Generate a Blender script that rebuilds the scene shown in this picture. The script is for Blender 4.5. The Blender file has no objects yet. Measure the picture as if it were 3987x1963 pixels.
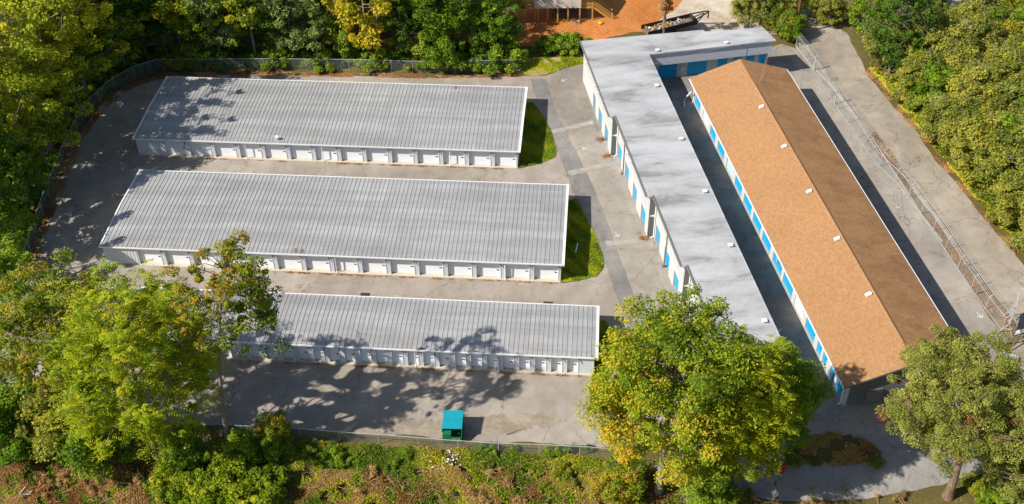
import bpy, bmesh, math, random
import numpy as np
from mathutils import Vector, Matrix
random.seed(7); RNG = np.random.default_rng(7)
sc = bpy.context.scene
COL = sc.collection
# ------------------------------------------------------------------ camera
K = 0.811
CAM_H = 100 * K
PITCH, YAW, ROLL, FPX = 0.7215805, -0.08504045, -0.01731985, 4400.445   # solved from the roofs
PW, PH = 3987, 1963
cp, sp = math.cos(PITCH), math.sin(PITCH)
FW = np.array([math.sin(YAW)*cp, math.cos(YAW)*cp, -sp])
r0 = np.array([math.cos(YAW), -math.sin(YAW), 0.0]); u0 = np.cross(r0, FW)
RT = r0*math.cos(ROLL) + u0*math.sin(ROLL); UP = -r0*math.sin(ROLL) + u0*math.cos(ROLL)
cam = bpy.data.cameras.new('camera'); camo = bpy.data.objects.new('camera', cam); COL.objects.link(camo)
cam.sensor_width = 36; cam.lens = 36*FPX/PW; cam.clip_start = 1; cam.clip_end = 3000
m = Matrix.Identity(4)
for i in range(3):
    m[i][0] = RT[i]; m[i][1] = UP[i]; m[i][2] = -FW[i]
m[2][3] = CAM_H
camo.matrix_world = m
sc.camera = camo
# ------------------------------------------------------------------ sky and sun
SUN = np.array([0.665, 0.335, -0.681]); SUN /= np.linalg.norm(SUN)      # direction the light travels
w = bpy.data.worlds.new('World'); sc.world = w; w.use_nodes = True
nt = w.node_tree; bg = nt.nodes['Background']
sky = nt.nodes.new('ShaderNodeTexSky'); sky.sky_type = 'NISHITA'; sky.sun_disc = False
sky.sun_elevation = math.asin(-SUN[2]); sky.sun_rotation = math.atan2(-SUN[0], -SUN[1])
nt.links.new(sky.outputs[0], bg.inputs[0]); bg.inputs[1].default_value = 0.085
sl = bpy.data.lights.new('sun', 'SUN'); sl.energy = 5.0; sl.angle = math.radians(0.55); sl.color = (1, .95, .87)
so = bpy.data.objects.new('sun', sl); COL.objects.link(so)
so.rotation_euler = Vector(SUN).to_track_quat('-Z', 'Y').to_euler(); so.location = (-60, -20, 120)
sc.view_settings.view_transform = 'Standard'; sc.view_settings.look = 'None'
sc.view_settings.exposure = 0.6; sc.view_settings.gamma = 1
sc.cycles.max_bounces = 8; sc.cycles.transparent_max_bounces = 24

# ------------------------------------------------------------------ pixel helpers
def pix(px, py, z=0.0):                       # full-size photo pixel to the point at height z
    v = FW*FPX + RT*(px-PW/2) - UP*(py-PH/2); t = (z-CAM_H)/v[2]
    return np.array([v[0]*t, v[1]*t, z])
def V(x, y, z=0.0): return pix(x*1.5484, y*1.5484, z)   # 2575-wide view coordinates
def VG(x, y):                                  # on the terrain
    z = 0.0
    for _ in range(5):
        p = V(x, y, z); z = float(G(p[0], p[1]))
    p[2] = z; return p
TH = 0.226
NX = np.array([math.cos(TH), math.sin(TH)]); DX = np.array([math.sin(TH), -math.cos(TH)])
OG = np.array([-1.57, 126.58]); OB = np.array([12.30, 121.08])
def sstep(t): t = np.clip(t, 0, 1); return t*t*(3-2*t)
def G(x, y):
    x = np.asarray(x, float); y = np.asarray(y, float)
    b = (x-OG[0])*NX[0]+(y-OG[1])*NX[1]; a = (x-OG[0])*DX[0]+(y-OG[1])*DX[1]
    up = sstep((b-3)/4.0); down = sstep((b-15.5)/9.0)
    z = 1.1*up - 1.25*down
    z = z*(1-sstep((a-60)/14))
    z = z*sstep((a+18)/14)                    # behind the wing back to zero
    # banks
    z = z + 1.6*sstep((y-150)/60)
    z = z - 0.9*sstep((64.5-y)/10)*(1-sstep((x-8)/8))
    # wooded rise on the left and right
    z = z + 2.0*sstep((-66-x)/30) + 2.5*sstep((x-52)/25)
    return z

# ------------------------------------------------------------------ object helpers
def tag(o, label=None, cat=None, group=None, kind=None):
    if label: o['label'] = label
    if cat: o['category'] = cat
    if group: o['group'] = group
    if kind: o['kind'] = kind
    return o
def thing(name, label, cat, loc=(0,0,0), rz=0.0, group=None):
    o = bpy.data.objects.new(name, None); COL.objects.link(o)
    o.location = loc; o.rotation_euler = (0, 0, rz); o.empty_display_size = .3
    return tag(o, label, cat, group)
def copy_tree(o, parent=None):
    c = o.copy(); COL.objects.link(c); c.parent = parent
    for ch in list(o.children): copy_tree(ch, c)
    return c
class MB:
    def __init__(s): s.v = []; s.f = []; s.mi = []
    def add(s, vs, fs, mi=0):
        n = len(s.v); s.v += [tuple(map(float, q)) for q in vs]
        for f in fs: s.f.append(tuple(i+n for i in f)); s.mi.append(mi)
        return s
    def box(s, x0, x1, y0, y1, z0, z1, mi=0):
        return s.add([(x0,y0,z0),(x1,y0,z0),(x1,y1,z0),(x0,y1,z0),(x0,y0,z1),(x1,y0,z1),(x1,y1,z1),(x0,y1,z1)],
              [(0,3,2,1),(4,5,6,7),(0,1,5,4),(1,2,6,5),(2,3,7,6),(3,0,4,7)], mi)
    def bar(s, p, q, w, h=None, mi=0, up=(0,0,1)):
        h = h or w; p = Vector(p); q = Vector(q); d = (q-p)
        if d.length < 1e-6: return s
        d.normalize(); u = Vector(up)
        if abs(d.dot(u)) > .98: u = Vector((0,1,0))
        r = d.cross(u).normalized()*w/2; u = r.cross(d).normalized()*h/2
        vs = [p-r-u, p+r-u, p+r+u, p-r+u, q-r-u, q+r-u, q+r+u, q-r+u]
        return s.add(vs, [(0,1,2,3),(7,6,5,4),(0,4,5,1),(1,5,6,2),(2,6,7,3),(3,7,4,0)], mi)
    def tube(s, pts, rad, n=8, mi=0, cap=True):
        pts = [Vector(p) for p in pts]
        if not hasattr(rad, '__len__'): rad = [rad]*len(pts)
        rings = []; prev = None
        for i, p in enumerate(pts):
            d = (pts[min(i+1, len(pts)-1)]-pts[max(i-1, 0)]).normalized()
            if prev is None: prev = Vector((1,0,0)) if abs(d.x) < .9 else Vector((0,1,0))
            r = (prev - d*prev.dot(d)).normalized(); u = d.cross(r); prev = r
            rings.append([p+(r*math.cos(2*math.pi*k/n)+u*math.sin(2*math.pi*k/n))*rad[i] for k in range(n)])
        vs = [v for rg in rings for v in rg]; fs = []
        for i in range(len(pts)-1):
            for k in range(n):
                a = i*n+k; b = i*n+(k+1) % n; fs.append((a, b, b+n, a+n))
        if cap: fs.append(tuple(range(n-1, -1, -1))); fs.append(tuple((len(pts)-1)*n+k for k in range(n)))
        return s.add(vs, fs, mi)
    def prism(s, poly, z0, z1, mi=0):
        n = len(poly); vs = [(x, y, z0) for x, y in poly]+[(x, y, z1) for x, y in poly]
        fs = [tuple(range(n-1, -1, -1)), tuple(range(n, 2*n))]+[(i, (i+1) % n, (i+1) % n+n, i+n) for i in range(n)]
        return s.add(vs, fs, mi)
    def build(s, name, mats, parent=None, smooth=False):
        me = bpy.data.meshes.new(name); me.from_pydata(s.v, [], s.f)
        mats = mats if isinstance(mats, (list, tuple)) else [mats]
        for mt in mats: me.materials.append(mt)
        if len(mats) > 1: me.polygons.foreach_set('material_index', s.mi)
        if smooth: me.polygons.foreach_set('use_smooth', [True]*len(s.f))
        me.validate(); me.update()
        o = bpy.data.objects.new(name, me); COL.objects.link(o); o.parent = parent
        return o
def fast_mesh(name, verts, nper, mat, tint=None, tint2=None):
    me = bpy.data.meshes.new(name); nv = len(verts); nf = nv//nper
    me.vertices.add(nv); me.vertices.foreach_set('co', verts.astype(np.float32).ravel())
    me.loops.add(nv); me.loops.foreach_set('vertex_index', np.arange(nv, dtype=np.int32))
    me.polygons.add(nf); me.polygons.foreach_set('loop_start', (np.arange(nf)*nper).astype(np.int32))
    me.polygons.foreach_set('loop_total', np.full(nf, nper, np.int32))
    me.update(calc_edges=True)
    if tint is not None:
        at = me.attributes.new('tint', 'FLOAT', 'FACE'); at.data.foreach_set('value', tint.astype(np.float32))
    if mat: me.materials.append(mat)
    return me

# ------------------------------------------------------------------ materials
MATS = {}
class NT:
    def __init__(s, name):
        s.m = bpy.data.materials.new(name); s.m.use_nodes = True; s.t = s.m.node_tree; s.p = s.t.nodes['Principled BSDF']
        s.out = s.t.nodes['Material Output']
    def n(s, kind, **kw):
        nd = s.t.nodes.new('ShaderNode'+kind)
        for k, v in kw.items():
            if k in nd.inputs.keys(): nd.inputs[k].default_value = v
            else: setattr(nd, k, v)
        return nd
    def l(s, a, b): s.t.links.new(a, b)
    def co(s, kind='Object', scale=(1,1,1), rot=(0,0,0)):
        tc = s.n('TexCoord'); mp = s.n('Mapping'); mp.inputs['Scale'].default_value = scale; mp.inputs['Rotation'].default_value = rot
        s.l(tc.outputs[kind], mp.inputs[0]); return mp.outputs[0]
    def noise(s, co, scale, detail=4, rough=.55, dist=0):
        nd = s.n('TexNoise'); nd.inputs['Scale'].default_value = scale; nd.inputs['Detail'].default_value = detail
        nd.inputs['Roughness'].default_value = rough; nd.inputs['Distortion'].default_value = dist
        s.l(co, nd.inputs['Vector']); return nd.outputs['Fac']
    def ramp(s, fac, stops, interp='LINEAR'):
        nd = s.n('ValToRGB'); cr = nd.color_ramp; cr.interpolation = interp
        while len(cr.elements) < len(stops): cr.elements.new(.5)
        for e, (p, c) in zip(cr.elements, stops):
            e.position = p; e.color = (c[0], c[1], c[2], 1) if hasattr(c, '__len__') else (c, c, c, 1)
        s.l(fac, nd.inputs[0]); return nd.outputs[0]
    def mix(s, fac, a, b, mode='MIX'):
        nd = s.n('MixRGB', blend_type=mode)
        for i, q in enumerate((fac, a, b)):
            if hasattr(q, 'is_output') or hasattr(q, 'node'): s.l(q, nd.inputs[i])
            elif i == 0: nd.inputs[0].default_value = q
            else: nd.inputs[i].default_value = (*q, 1) if len(q) == 3 else q
        return nd.outputs[0]
    def bump(s, h, strength=.3, dist=.05):
        b = s.n('Bump'); b.inputs['Strength'].default_value = strength; b.inputs['Distance'].default_value = dist
        s.l(h, b.inputs['Height']); s.l(b.outputs[0], s.p.inputs['Normal'])
    def col(s, c): s.l(c, s.p.inputs['Base Color'])
    def done(s, rough=.8, metal=0.0, spec=.3):
        s.p.inputs['Roughness'].default_value = rough; s.p.inputs['Metallic'].default_value = metal
        s.p.inputs['Specular IOR Level'].default_value = spec; return s.m
def plain(name, c, rough=.6, metal=0, var=.15, scale=3.0, spec=.3):
    t = NT(name); co = t.co(); f = t.noise(co, scale, 5)
    f2 = t.noise(co, scale*9, 3)
    a = tuple(min(1, x*(1+var)) for x in c); b = tuple(x*(1-var) for x in c)
    base = t.mix(f, b, a); base = t.mix(.25, base, t.mix(f2, b, a)); t.col(base)
    return t.done(rough, metal, spec)
def paving(name, c1, c2, crack=.5, stain=.6, scale=1.0, dark=(.06,.055,.05)):
    t = NT(name); co = t.co()
    big = t.noise(co, .07*scale, 6, .6); mid = t.noise(co, .5*scale, 6, .65, .3); fine = t.noise(co, 14, 3, .7)
    base = t.mix(t.ramp(big, [(.38, 0), (.62, 1)]), c1, c2)
    base = t.mix(t.ramp(t.noise(t.co(scale=(1,.25,1), rot=(0,0,.3)), .35, 5, .7), [(.5, 0), (.75, .35)]), base, tuple(min(1, x*1.35) for x in c2))
    base = t.mix(t.ramp(mid, [(.3, (.82,.82,.83)), (.65, (1.06,1.05,1.03))]), (0,0,0), base, 'MIX') if False else t.mix(1.0, base, t.ramp(mid, [(.25, (.70,.69,.68)), (.68, (1.0,1.0,1.0))]), 'MULTIPLY')
    base = t.mix(1.0, base, t.ramp(fine, [(.25, (.74,.74,.74)), (.6, (1,1,1))]), 'MULTIPLY')
    # oil spots and stains
    sp_ = t.noise(co, .33, 5, .7, .6); base = t.mix(t.ramp(sp_, [(.60, 0), (.74, stain)]), base, dark)
    sp2 = t.noise(co, 1.7, 3, .6); base = t.mix(t.ramp(sp2, [(.69, 0), (.75, stain*.8)]), base, dark)
    # cracks: distorted voronoi edges masked by noise
    wv = t.n('TexNoise'); wv.inputs['Scale'].default_value = .6; wv.inputs['Detail'].default_value = 6; t.l(co, wv.inputs['Vector'])
    ad = t.n('VectorMath', operation='MULTIPLY_ADD'); t.l(wv.outputs['Color'], ad.inputs[0]); ad.inputs[1].default_value = (2.2,2.2,2.2); t.l(co, ad.inputs[2])
    for sc_, wd, mk in ((.16, .006, .36), (.55, .014, .50)):
        vo = t.n('TexVoronoi', feature='DISTANCE_TO_EDGE'); vo.inputs['Scale'].default_value = sc_; t.l(ad.outputs[0], vo.inputs['Vector'])
        ln = t.ramp(vo.outputs['Distance'], [(0, 1), (wd, 0)])
        msk = t.ramp(t.noise(co, .12, 3), [(mk, 0), (mk+.08, crack)])
        mm = t.n('Math', operation='MULTIPLY'); t.l(ln, mm.inputs[0]); t.l(msk, mm.inputs[1])
        base = t.mix(mm.outputs[0], base, tuple(x*.3 for x in c1))
    t.col(base); t.bump(fine, .25, .02)
    return t.done(.93, 0, .2)
M = {}
M['asphalt'] = paving('lot_asphalt', (.285,.245,.20), (.385,.335,.28), .7, .55)
M['asphalt_grey'] = paving('lane_asphalt', (.245,.215,.18), (.36,.32,.27), .9, .65)
M['asphalt_dark'] = paving('patch_asphalt', (.19,.178,.165), (.275,.258,.24), .6, .5, 2)
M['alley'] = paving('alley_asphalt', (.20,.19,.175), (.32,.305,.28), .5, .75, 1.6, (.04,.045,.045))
M['drive'] = paving('old_drive_asphalt', (.29,.245,.19), (.39,.335,.265), 1.0, .5)
M['verge'] = paving('dirty_verge', (.13,.095,.06), (.24,.19,.13), .3, .8, 3, (.11,.07,.035))
M['road'] = paving('road_asphalt', (.24,.225,.205), (.33,.31,.28), .6, .4)
M['trench'] = paving('trench_asphalt', (.33,.295,.25), (.41,.37,.32), .4, .2, 3)
M['concrete'] = plain('sill_concrete', (.44,.385,.30), .9, 0, .25, 2)
M['dirtpatch'] = paving('gravelly_dirt', (.25,.205,.15), (.37,.31,.235), 0, .5, 6, (.10,.08,.05))
M['kerb'] = plain('kerb_concrete', (.33,.30,.26), .9, 0, .25, 2)
def groundmat(name, stops, scale=.25, fine=5):
    t = NT(name); co = t.co()
    a = t.noise(co, scale, 8, .7, .5); b = t.noise(co, fine, 5, .75)
    mx = t.n('Math', operation='MULTIPLY_ADD'); t.l(b, mx.inputs[0]); mx.inputs[1].default_value = .55; 
    sb = t.n('Math', operation='MULTIPLY'); t.l(a, sb.inputs[0]); sb.inputs[1].default_value = .55; t.l(sb.outputs[0], mx.inputs[2])
    t.col(t.ramp(mx.outputs[0], stops)); t.bump(b, .8, .15)
    return t.done(.97, 0, .1)
M['forest_floor'] = groundmat('leaf_litter_ground', [(.3, (.035,.028,.014)), (.45, (.13,.075,.03)), (.56, (.09,.09,.025)), (.66, (.27,.15,.06)), (.8, (.16,.13,.05))])
M['clay'] = groundmat('red_clay', [(.32, (.18,.045,.010)), (.46, (.36,.12,.03)), (.6, (.47,.19,.055)), (.75, (.50,.25,.09))], .12, 3)
M['gravel'] = groundmat('pale_gravel', [(.34, (.13,.08,.04)), (.46, (.36,.26,.17)), (.56, (.46,.39,.30)), (.72, (.66,.60,.52))], .3, 4)
M['grass'] = groundmat('mown_grass', [(.3, (.07,.12,.02)), (.5, (.13,.19,.03)), (.68, (.28,.26,.07))], .4, 9)
M['drygrass'] = groundmat('dry_grass', [(.3, (.12,.12,.03)), (.48, (.26,.22,.07)), (.62, (.42,.31,.12)), (.75, (.16,.17,.04))], .3, 6)
def metal_roof():
    t = NT('galvanised_roof_panels'); co = t.co()
    st = t.noise(t.co(scale=(.05,.55,1)), 1.1, 6, .7)      # pale weathering bands along the building
    pan = t.noise(t.co(scale=(2.14,.02,.02)), 1.0, 1, .3) # panel to panel difference
    mot = t.noise(co, .25, 6, .65)
    b = t.mix(t.ramp(st, [(.42, 0), (.68, 1)]), (.325,.322,.318), (.46,.457,.45))
    b = t.mix(1, b, t.ramp(pan, [(.3, (.88,.88,.87)), (.7, (1,1,1))]), 'MULTIPLY')
    b = t.mix(1, b, t.ramp(mot, [(.3, (.86,.85,.84)), (.62, (1,1,1))]), 'MULTIPLY')
    sp_ = t.noise(co, 1.3, 3, .6); b = t.mix(t.ramp(sp_, [(.76, 0), (.79, .6)]), b, (.12,.11,.10))
    sx = t.n('SeparateXYZ'); t.l(co, sx.inputs[0]); mr = t.n('MapRange'); t.l(sx.outputs['Y'], mr.inputs['Value']); mr.inputs['From Min'].default_value = 2.2; mr.inputs['From Max'].default_value = 0.0
    mm = t.n('Math', operation='MULTIPLY'); t.l(mr.outputs[0], mm.inputs[0]); t.l(t.ramp(t.noise(t.co(scale=(2.5,.4,1)), 1.0, 4, .7), [(.42, 0), (.7, .6)]), mm.inputs[1])
    b = t.mix(mm.outputs[0], b, (.24,.19,.145))
    t.col(b); return t.done(.5, .15, .4)
M['roof_metal'] = metal_roof()
M['rib'] = plain('roof_rib', (.30,.30,.30), .6, .0, .12)
M['white'] = plain('white_trim_paint', (.66,.66,.65), .45, 0, .05, 1)
M['wall'] = plain('pale_steel_wall', (.54,.56,.58), .55, 0, .07, .8)
M['door_white'] = plain('white_roll_door', (.80,.81,.83), .5, 0, .05, .7)
M['groove'] = plain('door_groove', (.30,.32,.35), .6)
M['darkmetal'] = plain('dark_hardware', (.05,.05,.055), .5, .4)
M['greymetal'] = plain('galvanised_steel', (.40,.41,.41), .5, .2, .15)
M['blue'] = plain('blue_roll_door', (.008,.33,.60), .45, 0, .12, .6)
M['skyblue'] = plain('faded_blue_door', (.42,.60,.70), .5, 0, .08, .6)
M['block'] = plain('painted_block_wall', (.48,.48,.465), .75, 0, .08, .7)
M['block_shaded'] = plain('shade_toned_block_wall', (.13,.13,.12), .9, 0, .15, .9)  # block wall with the front gable's shade put into its colour
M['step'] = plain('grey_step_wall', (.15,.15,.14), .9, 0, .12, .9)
M['bronze'] = plain('grey_trim', (.16,.15,.14), .6, .1, .2)
def grey_roof():
    t = NT('grey_membrane_roof'); co = t.co()
    st = t.noise(t.co(scale=(.22,.75,1), rot=(0,0,.15)), .55, 6, .62, .5)
    mot = t.noise(co, 2.2, 5, .7)
    wv = t.n('TexWave', wave_type='BANDS', bands_direction='X'); wv.inputs['Scale'].default_value = 1.05; wv.inputs['Distortion'].default_value = .4
    t.l(co, wv.inputs['Vector'])
    b = t.ramp(st, [(.36, (.215,.215,.215)), (.46, (.335,.337,.338)), (.62, (.425,.427,.43))])
    b = t.mix(1, b, t.ramp(mot, [(.3, (.90,.90,.90)), (.6, (1,1,1))]), 'MULTIPLY')
    b = t.mix(1, b, t.ramp(wv.outputs['Color'], [(0, (.93,.93,.93)), (.5, (1,1,1))]), 'MULTIPLY')
    t.col(b); return t.done(.8, 0, .25)
M['roof_grey'] = grey_roof()
def shingle():
    t = NT('brown_shingles'); co = t.co()
    br = t.n('TexBrick'); br.inputs['Scale'].default_value = 1.0
    br.inputs['Color1'].default_value = (.385,.215,.10,1); br.inputs['Color2'].default_value = (.325,.172,.078,1); br.inputs['Mortar'].default_value = (.22,.11,.05,1)
    br.inputs['Brick Width'].default_value = .33; br.inputs['Row Height'].default_value = .16; br.inputs['Mortar Size'].default_value = .012
    br.inputs['Bias'].default_value = -.1
    mp = t.co(rot=(0,0,math.pi/2)); t.l(mp, br.inputs['Vector'])
    mot = t.noise(co, 3.2, 4, .7); b = t.mix(1, br.outputs['Color'], t.ramp(mot, [(.3, (.86,.85,.83)), (.66, (1.08,1.07,1.05))]), 'MULTIPLY')
    # algae streaks on the eastern slope only (local x past the ridge)
    st = t.noise(t.co(scale=(.35,1.0,1), rot=(0,0,-.35)), .55, 7, .72, .4)
    sx = t.n('SeparateXYZ'); t.l(t.co(), sx.inputs[0])
    rx = t.ramp(sx.outputs['X'], [(0, 0), (1, 1)])
    mr = t.n('MapRange'); t.l(sx.outputs['X'], mr.inputs['Value']); mr.inputs['From Min'].default_value = 6.4; mr.inputs['From Max'].default_value = 7.6
    mm = t.n('Math', operation='MULTIPLY'); t.l(mr.outputs[0], mm.inputs[0]); t.l(t.ramp(st, [(.44, .0), (.68, .5)]), mm.inputs[1])
    b = t.mix(mm.outputs[0], b, (.13,.065,.035))
    b = t.mix(1, b, t.ramp(t.noise(co, .18, 4), [(.3, (.9,.9,.9)), (.7, (1,1,1))]), 'MULTIPLY')
    t.col(b); t.bump(br.outputs['Fac'], .3, .02); return t.done(.92, 0, .15)
M['shingle'] = shingle()
def brickfascia():
    t = NT('white_brick_panel'); br = t.n('TexBrick'); br.inputs['Scale'].default_value = 1
    br.inputs['Color1'].default_value = (.58,.59,.60,1); br.inputs['Color2'].default_value = (.52,.53,.54,1); br.inputs['Mortar'].default_value = (.30,.32,.36,1)
    br.inputs['Brick Width'].default_value = .42; br.inputs['Row Height'].default_value = .17; br.inputs['Mortar Size'].default_value = .018
    mp = t.co(rot=(math.pi/2,0,0)); t.l(mp, br.inputs['Vector']); t.col(br.outputs['Color']); return t.done(.7)
M['brick'] = brickfascia()
M['timber'] = plain('yellow_timber', (.50,.28,.06), .75, 0, .25, 2)
M['siding'] = plain('beige_siding', (.58,.50,.42), .7, 0, .08, 1)
M['oldwood'] = plain('weathered_wood', (.16,.12,.085), .9, 0, .35, 2)
M['pole'] = plain('brown_pole', (.17,.07,.03), .85, 0, .3, 2)
M['binbody'] = plain('green_bin_steel', (.012,.14,.06), .5, .1, .4, 2)
M['lid'] = plain('cyan_plastic_lid', (.012,.34,.42), .5, 0, .2, 2)
M['lid_dark'] = plain('cyan_lid_groove', (.008,.16,.21), .6)
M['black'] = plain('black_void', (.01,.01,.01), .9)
M['red'] = plain('red_paint', (.55,.015,.02), .4)
M['rust'] = plain('rusty_iron', (.17,.075,.025), .85, .2, .5, 6)
M['paint'] = plain('road_paint', (.58,.56,.52), .8, 0, .15, 3)
M['rubber'] = plain('black_rubber', (.02,.02,.02), .8)
M['orange'] = plain('orange_thing', (.75,.32,.03), .6)
def barkmat(name, c):
    t = NT(name); n1 = t.noise(t.co(scale=(6,6,1.1)), 1.6, 6, .75, .4); n2 = t.noise(t.co(), 1.2, 4, .6)
    b = t.ramp(n1, [(.34, tuple(x*.35 for x in c)), (.5, c), (.7, tuple(min(1, x*1.5) for x in c))])
    b = t.mix(1, b, t.ramp(n2, [(.35, (.65,.68,.6)), (.6, (1,1,1))]), 'MULTIPLY'); t.col(b); t.bump(n1, 1.0, .12); return t.done(.95, 0, .1)
M['bark'] = plain('grey_bark', (.17,.135,.10), .95, 0, .4, 3)
M['barkpale'] = plain('pale_bark', (.33,.29,.24), .95, 0, .3, 3)
M['barkred'] = plain('reddish_shaggy_bark', (.23,.14,.09), .95, 0, .4, 4)
M['barkpale'] = barkmat('pale_ridged_bark', (.33,.29,.24)); M['barkred'] = barkmat('shaggy_bark', (.25,.17,.115))
M['twig'] = plain('dry_twigs', (.40,.26,.13), .95, 0, .4, 3)
def linkmat():
    t = NT('chain_link'); tr = t.n('BsdfTransparent'); mx = t.n('MixShader'); mx.inputs[0].default_value = .13
    t.p.inputs['Base Color'].default_value = (.5,.53,.52,1); t.p.inputs['Metallic'].default_value = .3; t.p.inputs['Roughness'].default_value = .5
    t.l(tr.outputs[0], mx.inputs[1]); t.l(t.p.outputs[0], mx.inputs[2]); t.l(mx.outputs[0], t.out.inputs[0]); return t.m
M['link'] = linkmat()
def leafmat(name, stops, trans=.45):
    t = NT(name); at = t.n('Attribute', attribute_name='tint'); oi = t.n('ObjectInfo')
    c = t.ramp(at.outputs['Fac'], stops)
    hs = t.n('HueSaturation'); t.l(c, hs.inputs['Color'])
    mr = t.n('MapRange'); t.l(oi.outputs['Random'], mr.inputs['Value']); mr.inputs['To Min'].default_value = .485; mr.inputs['To Max'].default_value = .512
    t.l(mr.outputs[0], hs.inputs['Hue'])
    mr2 = t.n('MapRange'); t.l(oi.outputs['Random'], mr2.inputs['Value']); mr2.inputs['To Min'].default_value = 1.2; mr2.inputs['To Max'].default_value = .8
    t.l(mr2.outputs[0], hs.inputs['Value'])
    t.l(hs.outputs[0], t.p.inputs['Base Color']); t.p.inputs['Roughness'].default_value = .6; t.p.inputs['Specular IOR Level'].default_value = .18
    tl = t.n('BsdfTranslucent'); t.l(hs.outputs[0], tl.inputs['Color']); mx = t.n('MixShader'); mx.inputs[0].default_value = trans
    t.l(t.p.outputs[0], mx.inputs[1]); t.l(tl.outputs[0], mx.inputs[2]); t.l(mx.outputs[0], t.out.inputs[0]); return t.m
LM = {
 'dark':   leafmat('leaf_deep_green', [(0, (.035,.085,.010)), (.5, (.09,.175,.014)), (.85, (.18,.28,.02)), (1, (.36,.37,.03))]),
 'green':  leafmat('leaf_green', [(0, (.06,.13,.010)), (.5, (.15,.26,.014)), (.85, (.29,.39,.02)), (1, (.50,.48,.03))]),
 'lime':   leafmat('leaf_lime', [(0, (.085,.15,.008)), (.4, (.23,.31,.010)), (.75, (.40,.44,.014)), (1, (.58,.50,.02))]),
 'limegreen': leafmat('leaf_lime_green', [(0, (.07,.14,.008)), (.4, (.18,.28,.010)), (.75, (.32,.40,.014)), (1, (.54,.50,.02))]),
 'yellow': leafmat('leaf_yellow_green', [(0, (.05,.11,.008)), (.38, (.14,.23,.012)), (.66, (.32,.37,.014)), (.9, (.56,.47,.025)), (1, (.60,.36,.03))]),
 'gold':   leafmat('leaf_gold', [(0, (.12,.17,.010)), (.35, (.32,.33,.014)), (.75, (.60,.48,.02)), (1, (.62,.34,.03))]),
 'autumn': leafmat('leaf_autumn', [(0, (.06,.12,.010)), (.45, (.18,.26,.014)), (.75, (.40,.36,.02)), (.93, (.54,.31,.03)), (1, (.42,.14,.03))]),
 'olive':  leafmat('leaf_olive', [(0, (.09,.12,.018)), (.4, (.24,.27,.03)), (.75, (.42,.40,.05)), (1, (.52,.40,.08))]),
 'grey':   leafmat('leaf_grey_green', [(0, (.09,.14,.03)), (.5, (.22,.30,.07)), (1, (.38,.45,.13))]),
 'cedar':  leafmat('leaf_pale_olive', [(0, (.09,.12,.018)), (.5, (.26,.29,.045)), (1, (.46,.45,.10))]),
 'moss':   leafmat('leaf_moss_yellow', [(0, (.20,.25,.012)), (.5, (.47,.50,.022)), (1, (.68,.62,.04))]),
 'brown':  leafmat('leaf_dead_brown', [(0, (.14,.075,.03)), (.4, (.38,.21,.07)), (.7, (.54,.37,.13)), (1, (.34,.34,.05))]),
 'litter': leafmat('leaf_fallen_orange', [(0, (.20,.09,.03)), (.5, (.44,.23,.085)), (1, (.58,.42,.20))]),
 'red':    leafmat('leaf_creeper_red', [(0, (.10,.015,.015)), (.6, (.30,.03,.03)), (1, (.40,.10,.05))]),
}
# ------------------------------------------------------------------ terrain
def grid_terrain():
    xs = np.concatenate([[-900,-500,-300,-200,-150], np.arange(-120, 91, 1.5), [110,150,220,400,900]])
    ys = np.concatenate([[-400,-100,0,30], np.arange(40.5, 201, 1.5), [230,300,450,800,1500]])
    X, Y = np.meshgrid(xs, ys); Z = G(X, Y)
    rough = np.zeros_like(Z)
    vs = np.stack([X, Y, Z-.03], -1).reshape(-1, 3); nx, ny = len(xs), len(ys)
    fs = [(j*nx+i, j*nx+i+1, (j+1)*nx+i+1, (j+1)*nx+i) for j in range(ny-1) for i in range(nx-1)]
    b = MB(); b.v = [tuple(v) for v in vs]; b.f = fs; b.mi = [0]*len(fs)
    return tag(b.build('ground', M['forest_floor'], smooth=True), kind='structure')
grid_terrain()
def sheet(name, pts, mat, off, kind='structure'):
    bm = bmesh.new(); vs = [bm.verts.new((p[0], p[1], 0)) for p in pts]; f = bm.faces.new(vs)
    if f.normal.z < 0 or True:
        bm.normal_update()
        if f.normal.z < 0: f.normal_flip()
    bmesh.ops.triangulate(bm, faces=bm.faces[:])
    for ax, lo, hi in ((0, -120, 90), (1, 40.5, 200)):
        c = lo
        mn = min(p[ax] for p in pts); mx_ = max(p[ax] for p in pts)
        while c < hi:
            if mn < c < mx_:
                pl = [0,0,0]; pl[ax] = c; no = [0,0,0]; no[ax] = 1
                bmesh.ops.bisect_plane(bm, geom=bm.verts[:]+bm.edges[:]+bm.faces[:], plane_co=pl, plane_no=no)
            c += 1.5
    for v in bm.verts: v.co.z = float(G(v.co.x, v.co.y)) + off
    me = bpy.data.meshes.new(name); bm.to_mesh(me); bm.free(); me.materials.append(mat)
    o = bpy.data.objects.new(name, me); COL.objects.link(o)
    if kind: o['kind'] = kind
    return o
def rag(pts, amp=.25, step=1.2, seed=1):      # ragged outline
    rr = random.Random(seed); out = []
    n = len(pts)
    for i in range(n):
        a = np.array(pts[i][:2]); b = np.array(pts[(i+1) % n][:2]); L_ = np.linalg.norm(b-a); k = max(1, int(L_/step))
        for j in range(k):
            p = a+(b-a)*j/k; out.append((p[0]+rr.uniform(-amp, amp), p[1]+rr.uniform(-amp, amp)))
    return out
def vp(*q): return [V(x, y) for x, y in q]
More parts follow.
